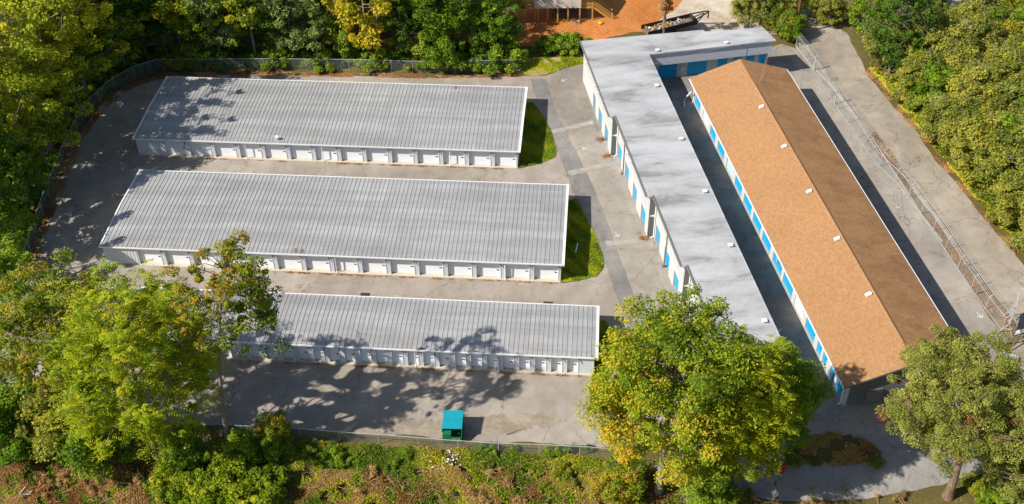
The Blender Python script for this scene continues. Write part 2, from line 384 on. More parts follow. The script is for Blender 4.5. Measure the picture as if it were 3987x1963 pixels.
# main yard (one sheet left of the grey building and in front)
yard = vp((398,192),(335,205),(275,240),(228,292),(195,350),(165,425),(135,500),(112,570),(90,640),(60,720),(20,820),(-20,930),(-60,1010),
          (150,1040),(350,1060),(640,1072),(900,1088),(1120,1104),(1300,1112),(1480,1122),(1600,1128),(1760,1135),(1900,1130),(2050,1120),(2160,1110),(2310,1120),(2330,1060),(2240,1005),
          (2100,1000),(1980,930),(1900,820),(1720,400),(1560,150),(1490,155),(1420,170),(1370,190),(1325,192),(1100,196),(900,190),(640,187))
sheet('yard_asphalt', rag(yard, .18, 1.0, 3), M['asphalt'], .0)
# cleaner lane beside the grey building, darker strip between, patch crossings
sheet('lane_asphalt', vp((1372,195),(1420,172),(1470,158),(1480,250),(1530,400),(1600,560),(1690,770),(1730,900),(1640,900),(1600,770),(1560,640),(1515,500),(1475,410),(1425,310),(1385,240)), M['asphalt_grey'], .012)
sheet('resurfaced_strip', rag(vp((1334,200),(1372,200),(1390,260),(1420,325),(1460,405),(1492,470),(1527,560),(1565,665),(1605,770),(1620,840),(1575,810),(1545,730),(1515,640),(1480,560),(1440,480),(1405,385),(1372,300),(1345,240)), .06, 1, 5), M['asphalt_dark'], .020)
sheet('trench_patch', rag(vp((1425,432),(1480,418),(1535,408),(1545,416),(1480,430),(1432,443)), .04, 1, 6), M['trench'], .028)
sheet('trench_patch', rag(vp((1385,326),(1430,318),(1490,303),(1494,311),(1440,326),(1390,336)), .04, 1, 7), M['trench'], .028)
sheet('trench_patch', rag(vp((1522,606),(1570,604),(1640,596),(1644,606),(1580,614),(1526,618)), .04, 1, 7), M['trench'], .028)
# alley and the yard round the brown building
def LG(b, a): return (OG[0]+NX[0]*b+DX[0]*a, OG[1]+NX[1]*b+DX[1]*a)
def LB(b, a): return (OB[0]+NX[0]*b+DX[0]*a, OB[1]+NX[1]*b+DX[1]*a)
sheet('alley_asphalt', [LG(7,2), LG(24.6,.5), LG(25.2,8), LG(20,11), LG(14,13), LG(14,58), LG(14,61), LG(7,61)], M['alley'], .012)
lotR = [V(1935,118), V(1965,108), V(2003,120), V(2035,160), V(2095,220), V(2180,325), V(2235,415), V(2272,470), V(2320,545), V(2370,610), V(2440,720), V(2490,800), V(2535,850), V(2500,960), V(2400,1030), V(2300,1030), V(2240,1005), LG(14,60), LG(14,13), LG(20,9), LG(24.7,7.0), LG(24.6,.6)]
sheet('east_lot_asphalt', lotR, M['asphalt_grey'], .006)
sheet('verge', [V(2003,120), V(2010,118), V(2055,185), V(2130,270), V(2190,345), V(2250,415), V(2330,520), V(2420,640), V(2520,765), V(2575,840), V(2535,850), V(2490,800), V(2440,720), V(2370,610), V(2320,545), V(2272,470), V(2235,415), V(2180,325), V(2095,220), V(2035,160)], M['verge'], .009)
drv = vp((2010,118),(2015,60),(2000,20),(2010,-40),(2120,-40),(2090,20),(2090,60),(2130,80),(2150,120),(2185,190),(2250,270),(2310,330),(2350,400),(2400,450),(2470,540),(2540,620),(2620,720),(2740,880),(2740,1000),(2560,1000),(2540,880),(2575,840),(2520,765),(2420,640),(2330,520),(2250,415),(2190,345),(2130,270),(2055,185))
sheet('driveway', rag(drv, .12, 1.2, 9), M['drive'], .010)
road = vp((1760,1135),(1900,1125),(2050,1118),(2170,1105),(2320,1110),(2420,1060),(2560,930),(2640,900),(2720,880),(2740,1020),(2620,1110),(2480,1180),(2370,1222),(2240,1250),(2100,1266),(1960,1262),(1860,1240),(1700,1260),(1560,1300),(1560,1200))
sheet('road', rag(road, .12, 1.2, 11), M['road'], .004)
isl = sheet('planted_island', rag(vp((1960,1180),(2010,1125),(2080,1105),(2160,1118),(2215,1150),(2205,1165),(2150,1178),(2060,1184)), .25, .5, 12), M['forest_floor'], .04)
gi = [vp((1325,258),(1340,258),(1372,300),(1388,340),(1400,380),(1395,396),(1358,412),(1304,424)),
      vp((1425,505),(1448,500),(1480,560),(1500,600),(1515,640),(1517,672),(1500,695),(1455,707),(1410,712)),
      vp((1500,812),(1522,806),(1556,868),(1590,930),(1600,1000),(1560,1020),(1480,1030))]
for i, g in enumerate(gi): sheet('grass_island', rag(g, .12, .6, 20+i), M['grass'], .034)
sheet('grass_verge', rag(vp((1310,150),(1400,140),(1462,134),(1468,160),(1420,172),(1372,190),(1325,192),(1312,180)), .25, 1, 30), M['drygrass'], .03)
sheet('clay_ground', rag(vp((1270,120),(1300,60),(1290,-40),(1400,-80),(1800,-80),(1800,10),(1700,78),(1560,100),(1465,112),(1300,118)), .3, 1.5, 31), M['clay'], .01)
sheet('gravel_ground', rag(vp((1625,88),(1700,20),(1760,-60),(2050,-60),(2060,20),(2000,70),(1960,84),(1800,88),(1640,100)), .3, 1.5, 32), M['gravel'], .02)
sheet('clay_path', rag(vp((840,118),(930,100),(1060,90),(1190,60),(1300,20),(1300,80),(1200,118),(1080,132),(960,134)), .4, 1.5, 33), M['clay'], .012)
sheet('dirt_patch', rag(vp((1200,1048),(1300,1040),(1370,1042),(1415,1056),(1400,1068),(1340,1072),(1320,1082),(1290,1092),(1190,1094),(1175,1070)), .2, .22, 34), M['dirtpatch'], .012)
sheet('dirt_patch', rag(vp((880,1080),(930,1062),(1010,1060),(1110,1056),(1140,1066),(1120,1090),(1040,1092)), .2, .22, 35), M['dirtpatch'], .012)
sheet('far_road', vp((2280,-40),(2460,-40),(2400,20),(2330,60),(2240,80)), M['alley'], .05)
# kerb along the east lot
kb = MB(); kp = [VG(*q) for q in ((2003,119),(2035,160),(2095,220),(2180,325),(2235,415),(2272,470),(2320,545),(2370,610))]
for a, b in zip(kp[:-1], kp[1:]): kb.bar(a+np.array([0,0,.05]), b+np.array([0,0,.05]), .16, .16)
tag(kb.build('kerb', M['kerb']), kind='structure')
# painted arrows
def arrow(px, py, ang, s=1.0):
    p = VG(px, py); c, q = math.cos(ang), math.sin(ang); b = MB()
    def tr(x, y): return (p[0]+(x*c-y*q)*s, p[1]+(x*q+y*c)*s, p[2]+.042)
    for poly in ([(-.5,-.045),(.5,-.045),(.5,.045),(-.5,.045)], [(.1,.35),(.55,0),(.62,.08),(.2,.43)], [(.1,-.35),(.2,-.43),(.62,-.08),(.55,0)]):
        b.add([tr(*v) for v in poly], [tuple(range(len(poly)))])
    tag(b.build('painted_arrow', M['paint']), kind='structure')
for px, py, a, s in ((1420,202,-2.6,.75), (1466,372,-1.2,.75), (1551,590,-1.1,.75), (1954,826,-1.2,.9), (2256,520,-1.2,.6), (2462,792,-1.2,.8)): arrow(px, py, a, s)

# ------------------------------------------------------------------ metal storage rows
def metal_building(label, x0, x1, y0, y1, first, pitch, nd, dw, h, gaps, spouts):
    T = thing('storage_building', label, 'storage building', (x0, y0, 0)); L_ = x1-x0; D_ = y1-y0
    pier = pitch-dw; rec = .30
    W_ = MB()
    # side, back walls and recessed front core
    W_.box(.12, L_-.12, .1+rec+.06, D_-.12, 0, h-.1)
    # blank panel at the left end of the front with ribs
    bl = first-x0
    W_.box(.12, bl-.0, .1, .1+rec+.06, .0, h-.1)
    k = .3
    while k < bl-.1: W_.box(k, k+.06, .075, .1, .02, h-.14); k += .33
    for i in range(nd):            # piers and header
        a = bl+i*pitch+dw; e = a+pier if i < nd-1 else L_-.12
        W_.box(a, e, .1, .1+rec+.06, 0, h-.1)
        if pier > .4:
            W_.box(a+.02, a+.09, .07, .1, .02, h-.3); W_.box(e-.09, e-.02, .07, .1, .02, h-.3)
        W_.box(bl+i*pitch, a, .13, .1+rec+.06, 2.2, h-.1)
    k = .5                          # ribs on the gable ends
    while k < D_-.3:
        W_.box(L_-.12, L_-.09, k, k+.06, .02, h-.14); W_.box(.09, .12, k, k+.06, .02, h-.14); k += .33
    W_.build('wall', M['wall'], T)
    S = MB(); S.box(bl-.1, L_-.15, -.12, .42, -.02, .07); S.build('door_sill', M['concrete'], T)
    # low gable roof with raised seams
    ov = .06; rise = .22; R_ = MB(); ym = D_/2
    pr = [(-.02-ov, h-.02), (ym, h+rise-.02), (D_+ov, h-.02), (D_+ov, h-.1), (-.02-ov, h-.1)]
    n = len(pr); vs = [(x, y, z) for x in (0, L_) for y, z in pr]
    R_.add(vs, [tuple(range(n)), tuple(range(2*n-1, n-1, -1))]+[(i+n, (i+1) % n+n, (i+1) % n, i) for i in range(n)])
    nr = int(round(L_/.467)); 
    for i in range(1, nr):
        x = L_*i/nr
        for ya, za, yb, zb in ((-.07, h-.02, ym, h+rise-.02), (ym, h+rise-.02, D_+.05, h-.02)):
            q = .022
            R_.add([(x-.022,ya,za),(x+.022,ya,za),(x+q*.6,ya,za+.045),(x-q*.6,ya,za+.045),(x-.022,yb,zb),(x+.022,yb,zb),(x+q*.6,yb,zb+.045),(x-q*.6,yb,zb+.045)],
                   [(0,1,2,3),(7,6,5,4),(1,5,6,2),(2,6,7,3),(3,7,4,0)], 1)
    R_.build('roof', [M['roof_metal'], M['rib']], T)
    g = MB(); g.box(-.05, L_+.05, -.2, -.082, h-.12, h-.005); g.box(-.05, L_+.05, -.2, -.19, h-.005, h+.03)
    g.build('gutter', M['white'], T)
    g = MB(); g.box(-.05, L_+.05, D_+.07, D_+.16, h-.12, h+.02); g.build('gutter', M['white'], T)
    for x, wd in ((L_-.02, .26), (-.12, .16)):
        e = MB()
        for ya, za, yb, zb in ((-.19, h+.045, ym, h+rise+.05), (ym, h+rise+.05, D_+.15, h+.045)):
            e.add([(x,ya,za),(x+wd,ya,za),(x+wd,yb,zb),(x,yb,zb),(x,ya,za-.2),(x+wd,ya,za-.2),(x+wd,yb,zb-.2),(x,yb,zb-.2)],
                  [(0,1,2,3),(7,6,5,4),(0,4,5,1),(1,5,6,2),(2,6,7,3),(3,7,4,0)])
        e.build('rake_trim', M['white'], T)
    # doors
    d0 = None
    for i in range(nd):
        loc = (bl+i*pitch, .1+rec, .07)
        if d0 is None:
            b = MB(); H_ = 2.13; nsl = 14
            for k in range(nsl):
                z = H_*k/nsl; b.box(0, dw, -.012, .02, z+.016, z+H_/nsl-.016, 0); b.box(0, dw, .004, .02, z+H_/nsl-.016, z+H_/nsl+.016, 1)
            d0 = b.build('roll_up_door', [M['door_white'], M['groove']], T)
            lt = MB(); lt.box(dw-.42, dw-.12, -.05, -.014, .92, 1.0); lt.box(dw-.3, dw-.24, -.07, -.05, .88, 1.04); lt.build('latch', M['darkmetal'], d0)
            ff = d0
        else: ff = copy_tree(d0, T)
        ff.location = loc
    b0 = None
    for i in range(nd):
        loc = (bl+i*pitch+dw+.05, .1, 2.0)
        if b0 is None:
            b = MB(); b.box(0, .09, -.16, 0, -.07, .03); b.tube([(.045,-.12,-.1),(.045,-.2,-.2)], .05, 6); b0 = b.build('wall_lamp', M['bronze'], T); o = b0
        else: o = b0.copy(); COL.objects.link(o); o.parent = T
        o.location = loc
    for x in spouts:
        b = MB(); b.tube([(x,-.14,h-.12),(x,-.02,h-.3),(x,-.0,.35),(x,-.18,.08)], .055, 4); b.build('downspout', M['white'], T)
    return T
HB = 2.55
mb1 = metal_building('white storage row with grey ribbed roof, farthest of the three, beside the back fence', -54.36, -8.14, 106.89, 120.28, -50.82, 3.066, 14, 2.5, HB, 0, (13.5, 22.8, 38.1))
mb2 = metal_building('white storage row with grey ribbed roof, middle one of three and with the deepest roof', -51.5, -2.24, 87.38, 100.64, -47.7, 3.04, 15, 2.48, HB, 0, (13.1, 25.3, 43.3))
mb3 = metal_building('narrow storage row with grey ribbed roof and many small doors, nearest of three', -47.91, 1.48, 74.35, 81.19, -46.0, 1.545, 30, 1.0, HB, 0, (20, 32, 40.1))
# rooftop pipe vent on the first roof
b = MB(); p = V(697,352,HB)-np.array([-54.36,106.89,0]); b.tube([(p[0],p[1],HB-.05),(p[0],p[1],HB+.35)], .1, 8); b.box(p[0]-.25,p[0]+.2,p[1]-.15,p[1]+.2,HB+.35,HB+.5); b.build('roof_pipe', M['white'], mb1)
for T_, (px, py) in ((mb2, (743,630)), (mb2, (758,632)), (mb1, (1145,221))):
    p = V(px,py,HB)-np.array(T_.location); b = MB(); hh = .22*(1-abs(p[1]-T_.children[0].dimensions[1]/2)/(T_.children[0].dimensions[1]/2)) if False else 0
    b.box(p[0]-.17,p[0]+.17,p[1]-.3,p[1]+.35,HB+.02,HB+.045); b.build('roof_patch', M['bronze'], T_)

# ------------------------------------------------------------------ grey stepped building
ZO, ZI, ZA = 5.75, 5.5, 1.1
GB = thing('stepped_storage_building', 'long pale grey flat roofed storage building with stepped white wall and blue doors', 'storage building', (OG[0], OG[1], 0), TH)
def gl(b, a): return (b, -a)       # local: x = b, y = -a
seg = [(0.0, 0.0, 17.1), (.70, 17.1, 32.4), (1.42, 32.4, 43.76), (2.03, 43.76, 58.0)]
def zr(b): return ZO+(ZI-ZO)*b/7.93
# roof outline (local) counter-clockwise
ro = [(0,0),(0,-17.1),(.7,-17.1),(.7,-32.4),(1.42,-32.4),(1.42,-43.76),(2.03,-43.76),(2.03,-58.1),(7.93,-58.1),(7.93,-4.2),(24.65,-3.75),(23.9,-.25),(16.42,-.2),(16.36,.4)]
R_ = MB(); n = len(ro)
bm = bmesh.new(); vs = [bm.verts.new((x, y, zr(min(x, 7.93)) if True else 0)) for x, y in ro]; f = bm.faces.new(vs); bm.normal_update()
if f.normal.z < 0: f.normal_flip()
bmesh.ops.triangulate(bm, faces=bm.faces[:])
tris = [[v.co.copy() for v in f.verts] for f in bm.faces]; bm.free()
for t_ in tris: R_.add(t_, [(0,1,2)])
for i in range(n):
    a, c = ro[i], ro[(i+1) % n]; za, zc = zr(min(a[0],7.93)), zr(min(c[0],7.93))
    R_.add([(a[0],a[1],za),(a[0],a[1],za-.22),(c[0],c[1],zc-.22),(c[0],c[1],zc)], [(0,1,2,3)], 1)
for t_ in tris: R_.add([(v.x, v.y, v.z-.22) for v in reversed(t_)], [(0,1,2)], 2)
R_.build('roof', [M['roof_grey'], M['wall'], M['bronze']], GB)
gt = MB()                          # dark gutter edges on the stepped side, pale drip edge on the alley side
for b0_, a0, a1 in seg:
    gt.box(b0_-.09, b0_-.004, -a1+.05, -a0-.02, ZO-.16, ZO+.015)
    gt.box(b0_, b0_+.07, -a1, -a0, ZO+.004, ZO+.03)
gt.build('gutter', M['bronze'], GB)
gt = MB(); gt.bar((7.97,-58.1,ZI-.05),(7.97,-4.3,ZI-.05), .08, .2); gt.bar((7.9,-4.27,ZI-.05),(24.7,-3.82,ZI-.05), .09, .2); gt.bar((24.72,-3.8,ZI-.05),(23.95,-.2,ZI-.02), .09, .2)
gt.bar((0,.03,ZO+.02),(16.36,.45,ZO-.4), .06,.1) if False else None
gt.build('drip_edge', M['roof_grey'], GB)
# hip line
hp = MB(); hp.bar((0.1,-.1,ZO+.01),(7.9,-4.25,ZI+.015), .12, .03); hp.build('roof_seam', M['roof_grey'], GB)
W_ = MB()
IN = .5
doorsG = [(6.7,8.2),(10.0,11.9),(13.6,15.4),(17.7,19.6),(21.4,23.3),(25.4,27.2),(29.3,31.2),(33.1,34.9),(36.8,38.8),(40.6,42.4),(45.2,47.1),(49.0,50.9),(52.8,54.7)]
HD = 2.35
SF = []
for i, (b0_, a0, a1) in enumerate(seg):
    xb = b0_+IN-.05
    ds = [d for d in doorsG if a0 < d[0] < a1]
    c = a0 if i else .35
    for d in ds+[(a1, a1)]:
        W_.box(xb, xb+.35, -min(d[0], a1-.0), -c, -.05, ZO-.2); 
        if d[0] < a1: W_.box(xb, xb+.35, -d[1], -d[0], HD, ZO-.2)
        c = d[1]
    k = a0+.6
    while k < a1-.1:                # upper panel ribs
        W_.box(xb-.03, xb-.001, -k-.04, -k, 3.0, ZO-.24); k += .62
    W_.box(xb-.035, xb-.001, -a1+.02, -max(a0, .4), 2.9, 2.97)
    if i: SF.append((seg[i-1][0]+IN-.04, xb+.35, -a0-.012, -a0+.16))
W_.box(7.5, 7.62, -57.9, -5.0, .2, ZI-.2)                    # alley wall
W_.box(2.5, 7.5, -57.9, -57.7, -.2, ZI-.2)                   # front end
W_.box(.45, 16.2, -.42, -.25, -.1, ZI-.25); W_.box(16.2, 23.7, -.9, -.7, -.1, ZI-.25)    # rear
W_.build('wall', M['block'], GB)
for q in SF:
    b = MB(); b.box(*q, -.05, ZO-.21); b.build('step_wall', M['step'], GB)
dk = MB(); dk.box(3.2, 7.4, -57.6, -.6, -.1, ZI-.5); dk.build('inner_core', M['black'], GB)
def gdoor(par, x, y0, y1, z0, h, mat):
    b = MB(); ns = 9
    for k in range(ns): b.box(x-.02, x+.02, y0, y1, z0+h*k/ns+.012, z0+h*(k+1)/ns-.012)
    b.box(x+.0, x+.02, y0, y1, z0, z0+h)
    o = b.build('roll_up_door', mat, par); l_ = MB(); l_.box(x-.06, x-.022, y0+.15, y0+.4, z0+.95, z0+1.05); l_.build('latch', M['darkmetal'], o)
    return o
for d in doorsG:
    b0_ = [s for s in seg if s[1] < d[0] < s[2]][0][0]
    gdoor(GB, b0_+IN+.22, -d[1], -d[0], 0.02, HD-.02, M['blue'])
for i in (1,2,3):
    x = seg[i][0]; y = -seg[i][1]-.35
    b = MB(); b.tube([(x-.05,y,ZO-.2),(x+.36,y,ZO-.6),(x+.36,y,.3),(x+.1,y,.1)], .07, 4); b.build('downspout', M['white'], GB)
for b_, a_ in ((1.05, 20.9), (1.75, 37.5)):
    bb = MB(); bb.tube([(b_-.3,-a_,ZO-.2),(b_+.02,-a_,ZO-.7),(b_+.02,-a_,.3)], .06, 6); bb.box(b_-.2,b_+.1,-a_-.15,-a_+.12,-.02,.28); bb.build('downspout', M['bronze'], GB)
for b_, a_ in ((.3,3.2),(.3,8.6),(.3,10.2),(1.0,24.5),(1.0,22.8)):
    bb = MB(); bb.box(b_-.12,b_+.14,-a_-.12,-a_+.12,4.4,4.62); bb.box(b_-.3,b_-.1,-a_-.09,-a_+.09,4.35,4.55); bb.build('floodlight', M['white'], GB)
for i in range(3):                 # white conduit and lamp on each step face
    bb = MB(); x = seg[i][0]+.55; y = -seg[i][2]-.02; bb.box(x, x+.75, y-.06, y-.0, 2.9, 2.98); bb.box(x+.3, x+.5, y-.16, y, 2.84, 3.04); bb.build('step_lamp', M['white'], GB)
for b_, a_ in ((7.1,11.64),(7.12,22.77),(7.09,32.55),(7.2,41.48),(7.15,52.48),(9.2,3.71),(18.28,3.42)):
    bb = MB(); z = zr(min(b_,7.93)); bb.box(b_-.12,b_+.12,-a_-.12,-a_+.12,z-.02,z+.16); bb.box(b_-.24,b_+.24,-a_-.22,-a_+.22,z+.16,z+.26); bb.build('roof_vent', M['white'], GB)
# wing: brick panelled upper face over recessed doors
def wy(x, o=0): return -(4.2+(3.75-4.2)*(x-7.93)/(24.65-7.93))+o
wb = MB()
def slab(mb, x0, x1, o0, o1, z0, z1, mi=0):
    vs = [(x0,wy(x0,o0),z0),(x1,wy(x1,o0),z0),(x1,wy(x1,o1),z0),(x0,wy(x0,o1),z0),(x0,wy(x0,o0),z1),(x1,wy(x1,o0),z1),(x1,wy(x1,o1),z1),(x0,wy(x0,o1),z1)]
    mb.add(vs, [(0,3,2,1),(4,5,6,7),(0,1,5,4),(1,2,6,5),(2,3,7,6),(3,0,4,7)], mi)
slab(wb, 7.98, 24.35, .04, .22, 3.62, ZI-.18); wb.add([(24.36,wy(24.36,.04),3.62),(24.36,-.9,3.62),(24.36,-.9,ZI-.18),(24.36,wy(24.36,.04),ZI-.18)], [(0,1,2,3)])
wb.build('brick_panel', M['brick'], GB)
ww = MB(); dW = [(9.62,12.12,3),(13.5,16.1,3),(17.55,18.85,2),(19.6,20.75,2),(21.35,22.5,2),(23.1,24.0,2)]
c = 7.6
for x0, x1, _ in dW+[(24.3,24.3,0)]:
    slab(ww, c, x0, .75, .95, .3, 3.7); 
    if x1 > x0: slab(ww, x0, x1, .75, .95, 3.35, 3.7)
    c = x1
ww.box(24.12, 24.3, wy(24,.7), -.9, -.4, ZI-.2); slab(ww, 7.6, 24.3, .22, .75, 3.64, 3.74)
ww.build('wing_wall', M['block'], GB)
for x0, x1, k in dW:
    b = MB(); 
    for j in range(9): slab(b, x0, x1, .80, .84, 1.0+2.33*j/9+.012, 1.0+2.33*(j+1)/9-.012)
    slab(b, x0, x1, .82, .86, 1.0, 3.34); o = b.build('roll_up_door', M['blue'], GB)
    l_ = MB(); slab(l_, x1-.45, x1-.2, .76, .80, 2.0, 2.1); l_.build('latch', M['darkmetal'], o)
b = MB(); slab(b, 12.6, 13.1, .58, .75, 2.0, 2.6); slab(b, 12.7, 13.0, .52, .58, 2.15, 2.45); b.build('meter_box', M['white'], GB)
b = MB(); b.box(8.1, 9.4, -7.2 if False else wy(8.1,.4), wy(8.1,.75), .9, 3.5) if False else None

# ------------------------------------------------------------------ brown gabled building
ZE, ZR = 4.0, 6.1
BB = thing('gabled_storage_building', 'long gabled storage building with brown shingle roof and bright blue doors', 'storage building', (OB[0], OB[1], 0), TH)
LN, WD, RG = 51.85, 12.56, 6.26
R_ = MB(); th_ = .14
pr = [(0,ZE),(RG,ZR),(WD,ZE),(WD,ZE-th_),(RG,ZR-th_),(0,ZE-th_)]
vs = [(x, y, z) for y in (0.25, -LN) for x, z in pr]
R_.add(vs, [(0,1,7,6),(1,2,8,7),(2,3,9,8),(3,4,10,9),(4,5,11,10),(5,0,6,11),(5,4,1,0),(4,3,2,1),(6,7,10,11),(7,8,9,10)])
R_.build('roof', M['shingle'], BB)
rc = MB(); rc.add([(RG-.22,-5.4,ZR-.05+.02),(RG,-5.4,ZR+.09),(RG+.22,-5.4,ZR-.05+.02),(RG-.22,-49.2,ZR-.03),(RG,-49.2,ZR+.09),(RG+.22,-49.2,ZR-.03)], [(0,1,4,3),(1,2,5,4),(0,2,1),(3,4,5)])
rc.build('ridge_cap', M['shingle'], BB)
gt = MB(); gt.bar((-.06,.2,ZE-.08),(-.06,-LN,ZE-.08), .1, .12); gt.build('gutter', M['white'], BB)
gt = MB(); gt.bar((WD+.05,.2,ZE-.08),(WD+.05,-LN,ZE-.08), .08, .14); gt.build('gutter', M['white'], BB)
for y in (.27, -LN-.02):
    e = MB(); e.bar((0,y,ZE-.1),(RG,y,ZR-.1), .04, .2); e.bar((RG,y,ZR-.1),(WD,y,ZE-.1), .04, .2); e.build('rake_trim', M['bronze'], BB)
dB = [(1.3,3.5,'blue'),(4.75,6.95,'door_white'),(7.95,10.1,'blue'),(11.1,13.6,'blue'),(14.65,17.3,'skyblue'),(18.0,20.4,'blue'),(21.3,23.9,'blue'),(24.6,27.2,'blue'),(27.85,30.4,'blue'),(31.3,34.0,'blue'),(34.6,37.3,'blue'),(38.05,40.4,'door_white'),(41.3,43.7,'blue'),(44.5,45.55,'blue'),(46.0,46.95,'blue'),(47.85,48.95,'blue'),(49.4,50.9,'blue')]
W_ = MB(); xb = .5; c = 0.3
for a0, a1, k in dB+[(LN-.35, LN-.35, '')]:
    W_.box(xb, xb+.3, -a0, -c, .9, ZE-.12)
    if a1 > a0: W_.box(xb, xb+.3, -a1, -a0, 3.5, ZE-.12)
    c = a1
W_.box(xb, WD-.5, -.5, -.3, .6, ZE-.15); W_.box(WD-.7, WD-.5, -LN+.35, -.5, -.3, ZE-.15)
def gable(y0, y1):
    W_.add([(xb,y0,ZE-.15),(WD-.5,y0,ZE-.15),(RG,y0,ZR-.2),(xb,y1,ZE-.15),(WD-.5,y1,ZE-.15),(RG,y1,ZR-.2)], [(0,1,2),(5,4,3),(0,3,4,1),(1,4,5,2),(2,5,3,0)])
gable(-LN+.55, -LN+.35); gable(-.3, -.5)
W_.build('wall', M['block'], BB)
W2 = MB(); W2.box(xb+.3, WD-.7, -LN+.35, -LN+.55, -.3, ZE-.15); W2.add([(xb,-LN+.33,ZE-.15),(WD-.5,-LN+.33,ZE-.15),(RG,-LN+.33,ZR-.2)], [(0,1,2)]); W2.build('front_wall', M['block_shaded'], BB)
b = MB(); b.box(xb-.1, xb+.6, -LN+.3, -.3, .6, 1.16); b.build('door_sill', M['kerb'], BB)
for a0, a1, k in dB: gdoor(BB, xb+.16, -a1, -a0, 1.17, 2.33, M[k])
for b_, a_ in ((5.65,10.1),(5.65,18.1),(5.6,26.3),(5.7,34.2),(5.68,42.5)):
    bb = MB(); z = ZE+(ZR-ZE)*b_/RG; bb.add([(b_-.3,-a_-.2,z-.02),(b_+.25,-a_-.2,z+.16),(b_+.25,-a_+.2,z+.16),(b_-.3,-a_+.2,z-.02),(b_-.22,-a_-.16,z+.16),(b_+.22,-a_-.16,z+.32),(b_+.22,-a_+.16,z+.32),(b_-.22,-a_+.16,z+.16)],
        [(0,3,2,1),(4,5,6,7),(0,1,5,4),(1,2,6,5),(2,3,7,6),(3,0,4,7)]); bb.build('roof_vent', M['white'], BB)
for a_ in (1.0, 51.3):
    bb = MB(); bb.tube([(-.05,-a_,ZE-.15),(.4,-a_,ZE-.6),(.4,-a_,1.3),(.1,-a_,1.12)], .07, 6); bb.tube([(.42,-a_+.25,ZE-.5),(.42,-a_+.25,1.2)], .05, 6); bb.build('downspout', M['white'], BB)
bb = MB(); bb.bar((-.5,-.1,1.15),(-.1,-1.2,2.9), .15, .15); bb.bar((-.5,-.1,1.2),(-1.0,-1.9,1.2),.1,.1); bb.build('leaning_pipe', M['white'], BB)
bb = MB(); bb.box(2.5, 4.0, -LN+.1, -LN+.34, 1.2, 2.9); bb.build('side_door', M['bronze'], BB)
bb = MB(); bb.box(.2,.34,-33.2,-32.9,2.6,3.3); bb.box(.3,.5,-33.15,-32.95,2.7,3.2); bb.build('electric_box', M['greymetal'], BB)

# ------------------------------------------------------------------ fences
def fence(label, pts, h, posts, arms=0, rail=True, name='chain_link_fence', armdir=(1,0), mid=False, lowrail=False):
    p0 = pts[0]; T = thing(name, label, 'fence', tuple(p0))
    P_ = [Vector(np.array(p)-np.array(p0)) for p in pts]
    mesh = MB()
    for a, b in zip(P_[:-1], P_[1:]):
        mesh.add([a, b, b+Vector((0,0,h)), a+Vector((0,0,h))], [(0,1,2,3)])
    mesh.build('chain_link', M['link'], T)
    if rail:
        r_ = MB(); r_.tube([p+Vector((0,0,h)) for p in P_], .032, 6); r_.build('top_rail', M['greymetal'], T)
    if lowrail:
        r_ = MB(); r_.tube([p+Vector((0,0,.08)) for p in P_], .028, 6); r_.build('bottom_rail', M['greymetal'], T)
    # posts at equal spacing along the line
    seglen = [0]
    for a, b in zip(P_[:-1], P_[1:]): seglen.append(seglen[-1]+(b-a).length)
    N_ = max(2, int(round(seglen[-1]/posts))+1); proto = None
    tops = []
    ad = Vector((armdir[0], armdir[1], 0)).normalized()
    for i in range(N_):
        s = seglen[-1]*i/(N_-1); k = max(j for j in range(len(P_)-1) if seglen[j] <= s+1e-6); f = (s-seglen[k])/max(1e-6, seglen[k+1]-seglen[k])
        q = P_[k].lerp(P_[k+1], f)
        if proto is None:
            b = MB(); b.tube([(0,0,-.05),(0,0,h+.04)], .04 if arms else .034, 6)
            if arms: b.bar((0,0,h-.02), tuple(ad*.38+Vector((0,0,h+.34))), .055, .045)
            proto = b.build('post', M['greymetal'], T); o = proto
        else: o = proto.copy(); COL.objects.link(o); o.parent = T
        o.location = q; tops.append(q)
    if arms:
        for k in range(3):
            f = (k+1)/3; b = MB(); b.tube([q+ad*.38*f+Vector((0,0,h+.34*f)) for q in tops], .012, 4); b.build('barbed_wire', M['greymetal'], T)
    return T
fl = [VG(*q) for q in ((400,178),(520,177),(640,176),(760,177),(880,178),(960,180),(1020,182),(1100,184),(1200,182),(1308,178))]
fence('straight chain link fence with steel posts along the back of the yard below the trees', fl, 1.75, 2.9)
fence('bowed chain link fence in shadow round the left side of the yard', [VG(*q) for q in ((400,178),(345,195),(285,228),(232,278),(195,335),(160,410),(128,490),(103,560),(78,640),(45,730),(0,850))], 1.75, 3.2)
fence('low chain link fence between the dumpster and the weedy bank', [VG(*q) for q in ((560,1092),(640,1096),(760,1102),(880,1112),(1000,1120),(1120,1130),(1240,1138),(1360,1142),(1480,1148),(1560,1155))], 1.35, 3.6)
fr = [VG(*q) for q in ((2001,116),(2046,178),(2098,262),(2150,335),(2202,412),(2262,468),(2330,560),(2400,665),(2470,768),(2518,830))]
fence('tall chain link fence with angled barbed wire arms between east lot and driveway', fr, 1.7, 3.15, arms=1, armdir=(.95,.2), lowrail=True)
fs = thing('gate_post_frame', 'thick steel gate post with braces standing in the east fence', 'gate post', tuple(VG(2098,262)))
b = MB(); b.tube([(0,0,-.05),(0,0,2.3)], .085, 8); b.build('post', M['greymetal'], fs)
b = MB(); b.tube([(0,0,2.0),(-.75,-.1,2.05)], .03, 6); b.build('cross_arm', M['greymetal'], fs)
fs2 = copy_tree(fs); fs2.location = VG(2046,178); fs2['label'] = 'thick steel gate post near the far end of the east fence'
fs['group'] = fs2['group'] = 'gate posts in the east fence'

